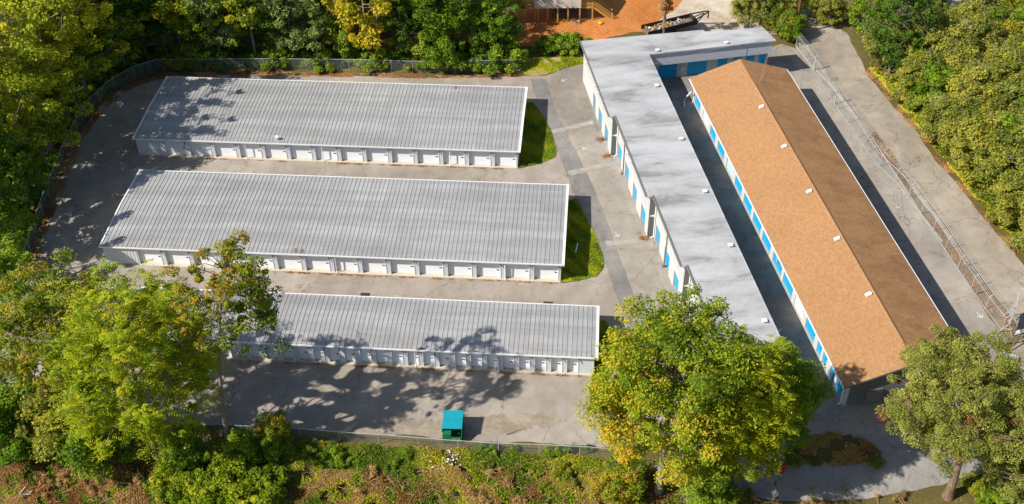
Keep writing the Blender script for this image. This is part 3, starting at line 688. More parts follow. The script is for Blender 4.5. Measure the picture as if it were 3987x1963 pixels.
# ------------------------------------------------------------------ props
# dumpster
p = VG(1140,1092); D = thing('dumpster', 'green steel dumpster with two ribbed cyan plastic lids', 'dumpster', (p[0]-.0, p[1]+.1, p[2]), .04)
b = MB(); wx, dy = .86, 1.15
prof = [(-dy,0.12),(dy,0.12),(dy,1.75),(-dy+.55,1.55),(-dy,.85)]
for sx in (-wx, wx):
    n = len(prof); vs = [(sx-.02, y, z) for y, z in prof]+[(sx+.02, y, z) for y, z in prof]
    b.add(vs, [tuple(range(n)), tuple(range(2*n-1, n-1, -1))]+[(i+n, (i+1) % n+n, (i+1) % n, i) for i in range(n)])
b.box(-wx,wx,dy-.03,dy,.12,1.75); b.box(-wx,wx,-dy,dy,.1,.14); b.box(-wx,wx,-dy,-dy+.03,.12,.85); 
for y in (-.6,0,.6): b.box(-wx-.07,-wx-.02,y-.05,y+.05,.15,1.5); b.box(wx+.02,wx+.07,y-.05,y+.05,.15,1.5)
b.box(-wx-.16,-wx-.02,-.5,.5,.75,.9); b.box(wx+.02,wx+.16,-.5,.5,.75,.9); b.box(-wx,-.1,-dy+.02,-dy+.5,.86,1.2); b.box(-.05,wx-.1,-dy-.08,-dy-.0,.5,.66,1)
b.build('body', [M['binbody'], M['grass']], D)
for k, (ya, yb) in enumerate(((-.8,.16),(.19,1.18))):
    b = MB()
    def lz(y): return 1.60+.2*(y+.6)/1.8+.02
    nn = 9
    for i in range(nn):
        u0_, u1_ = ya+(yb-ya)*i/nn, ya+(yb-ya)*(i+1)/nn; md = u0_+(u1_-u0_)*.55
        b.box(-wx-.05,wx+.05,u0_+.03,md+.02,lz(u0_),lz(md)+.06); b.add([(-wx-.05,u0_,lz(u0_)+.005),(wx+.05,u0_,lz(u0_)+.005),(wx+.05,u1_,lz(u1_)+.005),(-wx-.05,u1_,lz(u1_)+.005)], [(0,1,2,3)], 1)
    b.add([(-wx-.05,ya,lz(ya)-.02),(wx+.05,ya,lz(ya)-.02),(wx+.05,yb,lz(yb)-.02),(-wx-.05,yb,lz(yb)-.02)], [(3,2,1,0)])
    b.build('lid', [M['lid'], M['lid_dark']], D)
b = MB()
for x in (-.7,.7):
    for y in (-.9,.9): b.tube([(x-.03,y,.08),(x+.03,y,.08)], .08, 8)
b.build('caster', M['rubber'], D)
# storm drains
for (px, py), lab in (((918,742), 'rusty storm drain grate left of centre between the second and third rows'), ((1378,764), 'rusty storm drain grate near the right end of the third row')):
    p = VG(px, py); T = thing('storm_drain', lab, 'drain', tuple(p), 0, 'storm drain grates in the asphalt')
    b = MB(); b.box(-.5,.5,-.3,.3,.005,.04); b.build('frame', M['rust'], T)
    b = MB()
    for i in range(7): b.box(-.42+i*.125,-.36+i*.125,-.25,.25,.042,.07)
    b.build('grate', M['darkmetal'], T)
# wooden bollard
p = VG(2455,741); b = MB(); b.tube([(0,0,-.1),(.02,.03,.6),(.06,.05,1.15)], [.13,.12,.1], 9)
o = b.build('wooden_bollard', M['oldwood']); o.location = p; tag(o, 'short weathered wooden post standing alone in the east lot with dry grass at its foot', 'post')
# sign on trussed stand at the bottom end of the east fence
p = VG(2528,838); T = thing('sign_board', 'pale sign board seen nearly edge on, on braced legs by the east fence', 'sign', tuple(p), -.40)
b = MB(); b.box(-.05,.05,-.2,2.3,1.5,3.6); b.build('panel', M['greymetal'], T)
b = MB(); b.box(-.07,.07,-.28,-.2,1.4,3.7); b.box(-.07,.07,2.3,2.38,1.4,3.7); b.box(-.07,.07,-.28,2.38,3.6,3.7); b.box(-.07,.07,-.28,2.38,1.4,1.5); b.build('frame', M['greymetal'], T)
for y in (-.2, 2.3):
    for dx in (-.7, .7):
        b = MB(); b.tube([(dx,y,-.05),(0,y,1.5)], .05, 6); b.build('leg', M['greymetal'], T)
b = MB(); b.tube([(-.35,-.2,.75),(.35,-.2,.75)], .035, 6); b.tube([(-.35,2.3,.75),(.35,2.3,.75)], .035, 6); b.build('brace', M['greymetal'], T)
b = MB(); b.tube([(0,2.34,3.65),(0,2.36,4.0),(.35,2.36,4.25)], .035, 6); b.build('arm', M['greymetal'], T)
# trestle scrap near it
p = VG(2556,870); T = thing('steel_trestle', 'rusting steel trestle frame with lamp heads near the driveway corner', 'trestle', tuple(p), .3)
for x, y in ((-.9,-.5),(.9,-.5),(-.9,.5),(.9,.5)):
    b = MB(); b.bar((x,y,0),(x*.5,0,1.7), .09); b.build('leg', M['oldwood'], T)
b = MB(); b.bar((-.8,0,1.7),(.8,0,1.7), .1); b.bar((-.8,-.4,.5),(.8,.4,1.0),.07); b.build('beam', M['rust'], T)
for x in (-.7,.7):
    b = MB(); b.tube([(x,0,1.75),(x+.1,-.1,2.1),(x+.3,-.2,2.35)], [.08,.2,.24], 10); b.build('lamp_head', M['greymetal'], T)
p = VG(2538,905); b = MB(); b.box(-.7,.7,-.4,.4,.3,.42); b.box(-.6,-.5,-.3,-.2,0,.3); b.box(.5,.6,-.3,-.2,0,.3); b.box(-.6,-.5,.2,.3,0,.3); b.box(.5,.6,.2,.3,0,.3)
o = b.build('metal_bench', M['skyblue']); o.location = p; o.rotation_euler.z = -.4; tag(o, 'small faded blue metal table beside the sign legs', 'table')
# utility pole with wires
p = VG(1998,88); T = thing('utility_pole', 'brown wooden utility pole at the far end of the east fence', 'utility pole', tuple(p), -.2)
b = MB(); b.tube([(0,0,-.2),(.05,0,8.6)], [.17,.12], 10); b.build('pole', M['pole'], T)
b = MB(); b.bar((-.9,0,8.0),(.9,0,8.0), .1); b.build('cross_arm', M['pole'], T)
def wire(a, c, sag, lab):
    a = Vector(a); c = Vector(c); pts = [a.lerp(c, t/16)+Vector((0,0,-sag*4*(t/16)*(1-t/16))) for t in range(17)]
    b = MB(); b.tube([q-a for q in pts], .016, 4); o = b.build('overhead_wire', M['greymetal']); o.location = a
    tag(o, lab, 'wire')
pt = Vector(p)+Vector((0,0,7.6)); 
wire(pt, (LG(24.4,3.2)[0], LG(24.4,3.2)[1], 5.6), .5, 'thin cable dropping from the pole to the corner of the pale roof')
wire((LG(24.3,3.0)[0], LG(24.3,3.0)[1], 5.9), (LG(.2,9)[0], LG(.2,9)[1], 6.0), .15, 'thin cable stretched low across the pale grey roof')
wire((LG(24.3,3.6)[0], LG(24.3,3.6)[1], 5.2), (LB(6.6,6)[0], LB(6.6,6)[1], ZR+.25), .25, 'white cable sloping from the pale building to the brown roof')
wire(pt, tuple(V(2440,60,5)), 1.0, 'overhead cable running from the pole above the right hand trees')
# hydrant
p = VG(1967,1186); T = thing('fire_hydrant', 'small red hydrant beside the shaded road, half hidden by leaves', 'hydrant', tuple(p))
b = MB(); b.tube([(0,0,0),(0,0,.08),(0,0,.09),(0,0,.62),(0,0,.66),(0,0,.86),(0,0,.95)], [.18,.18,.12,.12,.17,.14,.04], 12); b.build('barrel', M['red'], T)
b = MB(); b.tube([(-.26,0,.52),(.26,0,.52)], .09, 8); b.tube([(0,-.27,.5),(0,0,.5)], .1, 8); b.build('nozzle', M['red'], T)
# white items
p = VG(60,1252); b = MB(); b.tube([(0,.75,.55),(-.25,.0,.5),(.55,.02,.5),(.72,.4,.52)], .05, 6); o = b.build('bent_pipe', M['white']); o.location = p; tag(o, 'white bent plastic pipe lying on brown leaves at lower left', 'pipe')
p = VG(1450,625); b = MB(); b.box(-.06,.06,-.8,.8,.05,.14); o = b.build('white_plank', M['white']); o.location = p; o.rotation_euler.z = -.12; tag(o, 'white plank lying on the shaded grass right of the middle row', 'plank')
# litter
for (px, py, n_, lab) in ((1142,1160,26,'scattered white and red litter on the bank below the dumpster'), (1118,1178,20,'lower heap of white litter on the weedy bank')):
    p = VG(px, py); T = tag(thing('litter_pile', lab, 'litter', tuple(p)), kind='stuff')
    for nm, mt in (('rubbish', M['white']), ('red_rubbish', M['red'])):
        b = MB()
        for i in range(n_ if mt is M['white'] else n_//5):
            x, y, s = random.gauss(0,.5), random.gauss(0,.45), random.uniform(.06,.22); s *= .7; z = random.uniform(.5,.7); a = random.uniform(0,3)
            b.bar((x,y,z),(x+s*math.cos(a),y+s*math.sin(a),z+random.uniform(-.05,.1)), s*.7, .04)
        b.build(nm, mt, T)

# deck house at the top
p = VG(1345,57); hz = 2.9
H = thing('raised_house', 'beige sided house raised on yellow timber posts above red clay', 'house', (p[0]-.1, p[1], 0), .07)
x1h = 6.55; zf = float(G(p[0], p[1])); fl_ = 2.25
def boxp(nm, a, mat, par=H): b = MB(); b.box(*a); return b.build(nm, mat, par)
b = MB(); k = 0
b.box(0,x1h,0,6.0,fl_,fl_+2.7)
while k < 2.65: b.add([(0-.001,-.03,fl_+k),(x1h,-.03,fl_+k),(x1h,-.002,fl_+k+.17),(0,-.002,fl_+k+.17)], [(0,1,2,3)]); b.add([(0,-.03,fl_+k),(0,-.002,fl_+k-.0),(x1h,-.002,fl_+k),(x1h,-.03,fl_+k)], [(0,1,2,3)]); k += .19
b.build('wall', M['siding'], H)
b = MB(); b.add([(-.4,-.5,fl_+2.6),(x1h+.4,-.5,fl_+2.6),(x1h+.4,3,fl_+4.2),(-.4,3,fl_+4.2),(-.4,6.5,fl_+2.6),(x1h+.4,6.5,fl_+2.6)], [(0,1,2,3),(3,2,5,4),(4,5,1,0),(0,3,4),(1,5,2)]); b.build('roof', M['bronze'], H)
for x in (.1,.55,1.9,3.3,4.75,6.4):
    b = MB(); b.box(x-.09,x+.09,.05,.23,-.1,fl_); b.build('post', M['timber'], H)
for x in (-3.2,-1.6,8.2):
    b = MB(); b.box(x-.09,x+.09,.3,.48,-.1,fl_+1.0); b.build('post', M['timber'], H)
for xa, xb_ in ((-3.2,-.02),(x1h+.03,8.2)):
    b = MB(); b.box(xa,xb_,.3,2.6,fl_-.25,fl_); b.build('deck', M['timber'], H)
    b = MB()
    for z in (.2,.42,.64,.9): b.box(xa,xb_,.3,.36,fl_+z,fl_+z+.1)
    b.build('railing', M['timber'], H)
b = MB(); sx0, sx1 = 8.3, 11.0
for i in range(9):
    x = sx0+(sx1-sx0)*i/9; z = fl_-fl_*(i+1)/9; b.box(x,x+.3,.4,1.5,z,z+.05)
b.bar((sx0,.38,fl_-.1),(sx1,.38,0), .06, .3); b.bar((sx0,1.52,fl_-.1),(sx1,1.52,0), .06, .3); b.build('stair', M['timber'], H)
b = MB()
for z in (.35,.6,.9): b.bar((sx0,.36,fl_+z),(sx1,.36,z+.1), .05, .1); b.bar((sx0,1.54,fl_+z),(sx1,1.54,z+.1), .05, .1)
b.box(sx1-.08,sx1+.08,.3,.46,0,1.15); b.box(sx1-.08,sx1+.08,1.46,1.62,0,1.15); b.build('stair_rail', M['timber'], H)
b = MB(); b.box(5.0,6.4,-.2,0,.0,.28); o = b.build('timber_plank', M['concrete'], H)
b = MB(); b.box(2.6,7.6,1.2,3.8,0,.15)
for i in range(10): b.box(3+.2*random.random(),7.2,1.3+i*.24,1.48+i*.24,.15+.1*(i % 3),.3+.1*(i % 3))
o = b.build('lumber_stack', M['oldwood']); o.location = H.location; o.rotation_euler.z = .07; tag(o, 'stack of grey boards stored under the raised house', 'lumber')
p = VG(1510,61); b = MB(); bm = bmesh.new(); bmesh.ops.create_icosphere(bm, subdivisions=2, radius=.32)
b.add([(v.co.x*1.2, v.co.y, v.co.z*.75+.2) for v in bm.verts], [tuple(v.index for v in f.verts) for f in bm.faces]); bm.free()
o = b.build('float_buoy', M['orange'], smooth=True); o.location = p; tag(o, 'yellow orange rounded tub lying on the red clay', 'tub')
# dump trailer with debris
pa, pb = VG(1620,92), VG(1742,68); ang = math.atan2(pb[1]-pa[1], pb[0]-pa[0])
T = thing('utility_trailer', 'dark gooseneck trailer behind the pale roof loaded with scrap', 'trailer', tuple(pa), ang)
Lt = float(np.linalg.norm(pb-pa)); 
b = MB(); b.box(0,Lt,-1.0,1.0,.55,.65); b.build('bed', M['oldwood'], T)
for y in (-1.0,1.0): b = MB(); b.box(0,Lt,y-.04,y+.04,.65,1.25); b.build('side_panel', M['darkmetal'], T)
b = MB(); b.box(Lt-.1,Lt,-1.0,1.0,.65,1.35); b.build('headboard', M['darkmetal'], T)
b = MB(); b.bar((Lt,-.8,1.3),(Lt+2.3,-.1,1.6), .14); b.bar((Lt,.8,1.3),(Lt+2.3,.1,1.6), .14); b.bar((Lt,-.8,.6),(Lt+1.6,-.1,1.4), .12); b.bar((Lt,.8,.6),(Lt+1.6,.1,1.4), .12); b.bar((Lt+2.3,0,1.6),(Lt+2.3,0,.5), .14); b.build('gooseneck', M['darkmetal'], T)
for x in (Lt*.4, Lt*.52):
    for y in (-1.1,1.1):
        b = MB(); b.tube([(x,y-.11,.36),(x,y+.11,.36)], .36, 14); b.build('wheel', M['rubber'], T)
S_ = thing('scrap_load', 'heap of white, orange and brown scrap lying in the dark trailer', 'scrap', tuple(pa+np.array([0,0,.66])), ang)
for nm, mt, n_ in (('rubbish_bag', M['white'], 12), ('orange_scrap', M['orange'], 8), ('board', M['siding'], 22), ('branch', M['twig'], 16)):
    b = MB()
    for i in range(n_):
        x, y = random.uniform(.4,Lt-1), random.uniform(-.8,.8); s = random.uniform(.2,.9); a = random.uniform(0,3.1)
        b.bar((x,y,random.uniform(.1,.4)), (x+s*math.cos(a)*.7, max(-.9,min(.9,y+s*math.sin(a)*.7)), random.uniform(.05,.4)), .1, .05)
    b.build(nm, mt, S_)

# ------------------------------------------------------------------ foliage
def leaf_quads(c, nrm, size, rng, aspect=1.6):
    n = len(c); t = rng.normal(size=(n,3)); t -= (t*nrm).sum(1, keepdims=True)*nrm; t /= np.linalg.norm(t, axis=1, keepdims=True)+1e-9
    b = np.cross(nrm, t); s = size[:, None]
    a = t*s*aspect*.5; b = b*s*.5
    return np.stack([c-a, c+b*.9-a*.1+nrm*s*.08, c+a, c-b*.9-a*.1+nrm*s*.08], 1).reshape(-1, 3)
def unit(rng, n):
    v = rng.normal(size=(n,3)); return v/np.linalg.norm(v, axis=1, keepdims=True)
def crown_points(rx, rz, nclump, rng, zbias=0, shell=.5, droop=0):
    d = unit(rng, nclump*2); d = d[d[:,2] > -.75][:nclump]
    la = .28 if nclump < 150 else .13
    lump = 1+la*np.sin(d[:,0]*5.1+rng.uniform(0,6))*np.cos(d[:,1]*4.3+rng.uniform(0,6))+.12*np.sin(d[:,2]*9+rng.uniform(0,6))
    r = (shell+(1-shell)*rng.random(len(d))**.6)*lump
    return d*r[:, None]*np.array([rx, rx, rz])
def clump_leaves(cc, rad, per, size, rng, flat=.7, turn=None):
    N = len(cc); tot = N*per; idx = np.repeat(np.arange(N), per); d = unit(rng, tot)
    rr = rad[idx]*(.35+.65*rng.random(tot)**.5)
    p = cc[idx]+d*rr[:, None]*np.array([1,1,flat])
    nrm = d*.6+np.array([0,0,.55])+rng.normal(size=(tot,3))*.45; nrm /= np.linalg.norm(nrm, axis=1, keepdims=True)
    s = size*(.6+.8*rng.random(tot)); ct = rng.random(N)
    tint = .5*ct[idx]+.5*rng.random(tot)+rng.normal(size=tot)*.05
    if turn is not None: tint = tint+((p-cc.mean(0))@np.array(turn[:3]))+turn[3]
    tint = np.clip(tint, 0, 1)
    return leaf_quads(p, nrm, s, rng), tint
def frond_leaves(cc, rad, fr, nl, size, rng):
    # compound leaves: arching fronds radiating from each clump, each with leaflets in pairs
    N = len(cc); out = []; tt = []
    tot = N*fr; idx = np.repeat(np.arange(N), fr); d = unit(rng, tot); d[:,2] = np.abs(d[:,2])*.5+.05; d /= np.linalg.norm(d, axis=1, keepdims=True)
    base = cc[idx]+rng.normal(size=(tot,3))*rad[idx][:,None]*.33; ln = rad[idx]*(.6+.5*rng.random(tot)); ct = rng.random(N)
    side = np.cross(d, [0,0,1]); side /= np.linalg.norm(side, axis=1, keepdims=True)+1e-9
    ftint = .22+.42*ct[idx]+.42*rng.random(tot)
    for k in range(nl):
        f = (k+.8)/nl; c = base+d*(ln*f)[:,None]; c[:,2] -= (ln*f*f*.55)
        for sg in (-1, 1):
            ld = side*sg*.85+d*.45; ld[:,2] -= .25; ld /= np.linalg.norm(ld, axis=1, keepdims=True)
            nr = np.cross(ld, d)*sg; nr[nr[:,2] < 0] *= -1; nr += rng.normal(size=nr.shape)*.25; nr /= np.linalg.norm(nr, axis=1, keepdims=True)
            b = np.cross(nr, ld); L2 = size*(1.1-.5*abs(f-.45))*(.8+.4*rng.random(tot)); a = ld*L2[:,None]; b = b*(L2*.24)[:,None]
            out.append(np.stack([c, c+a*.45+b, c+a, c+a*.45-b], 1)); tt.append(ftint+rng.normal(size=tot)*.06)
    return np.concatenate(out).reshape(-1, 3), np.clip(np.concatenate(tt), 0, 1)
def limb(b, p, q, r0_, r1_, rng, bow=.12, n=5, sides=6):
    p = np.array(p, float); q = np.array(q, float); L_ = np.linalg.norm(q-p); pts = []; off = rng.normal(size=3)*bow*L_*.5; off[2] = -abs(off[2])*.5+bow*L_*.4
    for i in range(n+1):
        t = i/n; pts.append(p+(q-p)*t+off*math.sin(math.pi*t)*(1-.3*t)+(rng.normal(size=3)*.02*L_ if 0 < i < n else 0))
    b.tube(pts, [r0_+(r1_-r0_)*i/n for i in range(n+1)], sides, cap=False)
    return pts
MESHES = {}; REDM = {}
def sun_gaps(q, t, freq, thr, seed):
    r = np.random.default_rng(seed); S = SUN; u = np.cross(S, [0,0,1.]); u /= np.linalg.norm(u); v = np.cross(S, u)
    c = q.reshape(-1, 4, 3).mean(1); a = c@u*freq; b = c@v*freq; p = r.uniform(0, 6.28, 6)
    f = np.sin(a+1.3*np.sin(b*.7+p[0])+p[1])*np.sin(b*1.1+1.5*np.sin(a*.6+p[2])+p[3])+.5*np.sin(a*2.3+p[4])*np.sin(b*2.1+p[5])
    k = f < thr
    return q.reshape(-1, 4, 3)[k].reshape(-1, 3), t[k]
def make_tree_mesh(key, hc, rx, rz, ncl, crad, per, lsize, seed, mat, bark, kind='leaf', trunk_r=.22, off=(0,0), bare=0, shell=.5, nlimb=8, lowvine=0, turn=None, red=0, gap=None):
    """trunk and crown meshes, origin at the trunk's foot; hc = crown centre height"""
    rng = np.random.default_rng(seed)
    ctr = np.array([off[0], off[1], hc]); pts = crown_points(rx, rz, ncl, rng, shell=shell)
    cc = pts+ctr; cc = cc[cc[:,2] > .6]
    rad = crad*(.45+1.1*rng.random(len(cc)))
    if kind == 'leaf': q, t = clump_leaves(cc, rad, per, lsize, rng, turn=turn)
    else: q, t = frond_leaves(cc, rad, per, 6, lsize, rng)
    if lowvine:
        k = lowvine; z = rng.random(k)*(hc); a = rng.random(k)*6.28; rr = .35+.35*rng.random(k); f = z/max(hc, .1)
        vc = np.stack([off[0]*f*f+np.cos(a)*rr, off[1]*f*f+np.sin(a)*rr, z], 1); q2, t2 = clump_leaves(vc, np.full(k, .55), 60, lsize, rng); q = np.concatenate([q, q2]); t = np.concatenate([t, t2*.6])
    if gap: q, t = sun_gaps(q, t, gap[0], gap[1], seed)
    cm = fast_mesh(key+'_crown', q, 4, mat, t)
    b = MB(); top = ctr+np.array([0,0,rz*.55]); tk = []
    nseg = 9
    w1, w2 = rng.uniform(0,6), rng.uniform(0,6)
    for i in range(nseg+1):
        f = i/nseg; tk.append(np.array([off[0]*f*f+.15*math.sin(f*5+w1)*f, off[1]*f*f+.15*math.sin(f*4+w2)*f, top[2]*f-.15*(1-f)]))
    rads = [trunk_r*(1-.8*(i/nseg)**.9)+(.35*trunk_r if i == 0 else 0) for i in range(nseg+1)]
    b.tube(tk, rads, 9, cap=False)
    # limbs to a subset of clumps, twigs from limbs to the rest
    order = rng.permutation(len(cc)); main = order[:nlimb]; ends = []
    for m_ in main:
        tgt = cc[m_]; zt = max(hc-rz*.85, min(tgt[2]-rx*.35, top[2]*.93)); zt = max(zt, .25*hc); i = min(nseg-1, max(0, int(zt/top[2]*nseg))); f = zt/top[2]*nseg-i
        st = tk[i]+(tk[i+1]-tk[i])*min(1, max(0, f)); pp = limb(b, st, tgt, rads[i]*.55, .03, rng); ends += pp[2:]
    ends = np.array(ends)
    for m_ in order[nlimb:]:
        if rng.random() < .75 or bare:
            dd = np.linalg.norm(ends-cc[m_], axis=1); j = np.argmin(dd); limb(b, ends[j], cc[m_]+rng.normal(size=3)*.2, .045, .015, rng, n=3, sides=4)
    for k in range(bare):          # bare grey twigs poking out
        c0 = cc[rng.integers(len(cc))]; d = unit(rng, 1)[0]; d[2] = abs(d[2]); limb(b, c0-d*.5, c0+d*(1.5 if rz > 2 else .7), .03 if rz > 2 else .014, .006, rng, n=3, sides=4)
    b2 = MB(); b2.v, b2.f, b2.mi = b.v, b.f, b.mi
    tm = bpy.data.meshes.new(key+'_trunk'); tm.from_pydata(b.v, [], b.f); tm.materials.append(bark); tm.polygons.foreach_set('use_smooth', [True]*len(b.f)); tm.update()
    MESHES[key] = (tm, cm)
    if red:
        sel = cc[(np.abs(cc[:,2]-hc) < rz*.35) & (cc[:,1] < off[1]-rx*.25)]; sel = sel[rng.permutation(len(sel))[:red]]
        q, t = clump_leaves(sel+np.array([0,-.35,.1]), np.full(len(sel), .75), 150, lsize, rng); REDM[key] = fast_mesh(key+'_creeper', q, 4, LM['red'], t)
    return key
def tree(key, loc, label, name='tree', rz=0.0, s=1.0, group=None, cat='tree', sz=None):
    T = thing(name, label, cat, tuple(loc), rz, group); T.scale = (s, s, sz or s)
    tm, cm = MESHES[key]
    for nm, me in (('trunk', tm), ('crown', cm)):
        o = bpy.data.objects.new(nm, me); COL.objects.link(o); o.parent = T
    if key in REDM:
        o = bpy.data.objects.new('red_creeper', REDM[key]); COL.objects.link(o); o.parent = T
    return T
# --- species set
mk = make_tree_mesh
mk('f_green1', 8.6, 4.1, 7.2, 90, .92, 170, .21, 1, LM['green'], M['bark'], nlimb=12, gap=(1.3,.30))
mk('f_green2', 8.0, 3.9, 7.0, 82, .98, 170, .21, 2, LM['dark'], M['bark'], nlimb=12, gap=(1.3,.30))
mk('f_lime', 10.0, 4.5, 7.4, 92, .92, 165, .19, 3, LM['moss'], M['bark'], nlimb=12, gap=(1.3,.30))
mk('f_yellow', 8.2, 3.8, 6.6, 80, .95, 170, .22, 4, LM['yellow'], M['barkpale'], nlimb=12, gap=(1.3,.30))
mk('f_gold', 8.2, 3.8, 6.4, 84, .95, 150, .23, 5, LM['gold'], M['barkpale'], nlimb=12)
mk('f_grey', 8.2, 3.5, 6.4, 95, .95, 180, .19, 6, LM['grey'], M['barkpale'], nlimb=14, bare=40, gap=(1.3,.30))
mk('f_vine', 5.6, 2.4, 5.6, 62, .8, 170, .2, 7, LM['green'], M['bark'], nlimb=6, lowvine=14)
mk('s_olive1', 3.2, 3.2, 2.9, 80, .75, 200, .16, 8, LM['olive'], M['barkpale'], nlimb=9, trunk_r=.12, bare=60, shell=.3)
mk('s_olive2', 3.0, 3.0, 2.7, 75, .72, 200, .16, 9, LM['cedar'], M['barkpale'], nlimb=9, trunk_r=.12, bare=50, shell=.3)
mk('s_green', 2.9, 2.8, 2.7, 75, .72, 190, .17, 10, LM['green'], M['bark'], nlimb=7, trunk_r=.1)
mk('s_autumn', 3.0, 2.8, 2.7, 70, .72, 160, .18, 11, LM['autumn'], M['bark'], nlimb=7, trunk_r=.1, bare=20)
mk('b_green', .8, 1.4, .9, 40, .42, 130, .14, 12, LM['green'], M['bark'], nlimb=4, trunk_r=.04)
mk('b_lime', .9, 1.5, 1.0, 44, .42, 140, .14, 13, LM['lime'], M['bark'], nlimb=4, trunk_r=.04)
mk('b_brown', .35, 2.3, .42, 60, .34, 90, .10, 14, LM['brown'], M['twig'], nlimb=5, trunk_r=.02, bare=14, shell=.05)
mk('b_autumn', .7, 1.5, .8, 36, .42, 110, .14, 15, LM['autumn'], M['twig'], nlimb=5, trunk_r=.04, bare=16)
rng = np.random.default_rng(42)
def place(key, px, py, label, s=1.0, rzr=6.28, **kw):
    return tree(key, VG(px, py), label, s=s*rng.uniform(.93,1.07), rz=rng.uniform(-rzr, rzr), **kw)
# left wood
LW = [(372,150,'f_green2',.85),(318,176,'f_green1',.95),(262,204,'f_vine',1.0),(196,270,'f_green1',.8),(156,345,'f_vine',.9),(122,425,'f_green1',.75),(90,500,'f_vine',.9),(64,575,'f_green2',.75),(32,650,'f_green1',.85),(8,720,'f_green1',.8),
      (222,240,'f_lime',1.25),(172,305,'f_lime',1.3),(132,390,'f_lime',1.15),(96,465,'f_lime',1.2),(215,165,'f_yellow',1.1),(140,215,'f_lime',1.25),(88,290,'f_lime',1.3),(58,375,'f_grey',1.2),(36,465,'f_lime',1.25),(14,560,'f_green1',1.15),
      (300,105,'f_green1',1.0),(240,85,'f_gold',.9),(110,140,'f_lime',1.2),(45,205,'f_lime',1.25),(8,290,'f_lime',1.2),(-15,400,'f_lime',1.2),(-40,520,'f_green1',1.2),(-30,660,'f_green2',1.0),(350,95,'f_green2',.95),(180,60,'f_yellow',1.0)]
ORD = ['first','second','third','fourth','fifth','sixth','seventh','eighth','ninth','tenth','eleventh','twelfth','thirteenth','fourteenth','fifteenth','sixteenth','seventeenth','eighteenth']
cn = {'f_green1': 'mid green', 'f_green2': 'deep green', 'f_lime': 'moss yellow', 'f_yellow': 'yellow green', 'f_gold': 'golden', 'f_grey': 'grey green', 'f_vine': 'vine wrapped'}
for i, (px, py, k, sc_) in enumerate(LW):
    if i < 10: lab = cn[k]+' tree, '+ORD[i]+' along the bowed left fence from the back corner'
    elif i < 20: lab = cn[k]+' tree, '+ORD[i-10]+' from the top in the tall rank behind the left fence'
    else: lab = cn[k]+' tree deep in the left wood, '+ORD[i-20]+' from the top right'
    place(k, px, py, lab, sc_, rzr=.15, group='trees of the left wood')
# back row behind the straight fence
BR = [(425,150,'f_green2','dark tree at the corner where the two fences meet',.9),(462,140,'f_gold','golden orange tree near the back fence corner',.95),(512,150,'f_vine','vine clad trunk behind the back fence left of the bare grey tree',.9),
      (556,148,'f_grey','grey green tree with bare pale limbs behind the back fence',1),(600,135,'f_green1','green tree right of the bare limbed grey tree',.8),(645,150,'f_yellow','yellow green tree behind the back fence left of centre',1),
      (700,140,'f_green2','dark green tree between the yellow green tree and the grey green pair',.85),(742,152,'f_grey','grey green tree with vine wrapped trunk, left of the two grey green ones mid fence',1.05),(800,145,'f_grey','grey green tree just right of its twin mid fence',.95),
      (862,150,'f_vine','ivy wrapped narrow tree left of the golden tree',.85),(930,150,'f_gold','large golden yellow tree behind the middle of the back fence',1.12),(990,120,'f_green1','green tree right of the large golden tree',.85),
      (1050,146,'f_green2','deep green tree behind the back fence right of the gold one',.9),(1105,150,'f_green1','bright green tree nearest the right part of the back fence',.95),(1165,140,'f_green1','green tree beside the open clay near the fence end',.85),(1215,150,'f_vine','dark narrow tree at the right end of the back fence',.85),
      (1262,152,'f_vine','slim dark vine covered tree standing at the edge of the red clay',.9),(1290,60,'f_yellow','slim yellow green tree left of the raised house',.62)]
for px, py, k, lab, s in BR: place(k, px, py, lab, s)
for qi, (px, py, k) in enumerate([(440,100,'f_green1'),(500,85,'f_gold'),(570,95,'f_green2'),(620,80,'f_yellow'),(690,90,'f_green1'),(760,85,'f_green2'),(820,95,'f_yellow'),(880,80,'f_green2'),(960,70,'f_yellow'),(1110,85,'f_green1'),(1180,85,'f_green2'),(400,60,'f_green2'),(530,40,'f_green1'),(660,40,'f_green2'),(730,30,'f_yellow'),(860,30,'f_green1'),(1010,30,'f_green1'),(1100,25,'f_yellow')]):
    nm = {'f_green1': 'green', 'f_green2': 'dark green', 'f_gold': 'golden', 'f_yellow': 'yellow green'}[k]
    place(k, px, py, nm+' tree, '+(ORD[qi]+' from the left in the second' if qi < 11 else ORD[qi-11]+' from the left in the third')+' rank behind the back fence', .9, group='trees deep in the back wood')
for px, py, k, s, lab in [(500,165,'b_green',1.2,'vine bush on the back fence near its left corner'),(560,168,'b_green',1,'low green bush under the bare grey tree'),(700,168,'b_green',1.3,'leafy bush against the back fence under the grey green trees'),(820,170,'b_green',1.1,'green bush at the fence left of the golden tree'),
                     (950,172,'b_green',1.4,'green bush below the golden tree on the fence'),(1100,168,'s_green',.95,'tall round bright green bush leaning over the back fence'),(1160,178,'b_green',1.3,'vines spilling over the fence right of the round bush'),(1240,176,'b_green',1.5,'low leafy weeds at the right end of the back fence'),(1290,172,'b_green',1.3,'green weeds at the end post of the back fence'),
                     (455,168,'b_autumn',1.2,'yellowing bush at the back fence corner'),(1040,172,'b_autumn',1,'orange tinged bush behind the fence near the round green bush'),(1395,128,'b_green',1.2,'bright green hedge clump left of the pale roof corner'),(1425,126,'b_green',1.25,'bright green hedge clump touching the pale roof corner'),(1450,122,'b_green',1.1,'smallest hedge clump beside the pale roof corner'),(1370,134,'b_green',1.1,'left end of the bright green hedge by the clay')]:
    place(k, px, py, lab, s, cat='bush', name='bush')
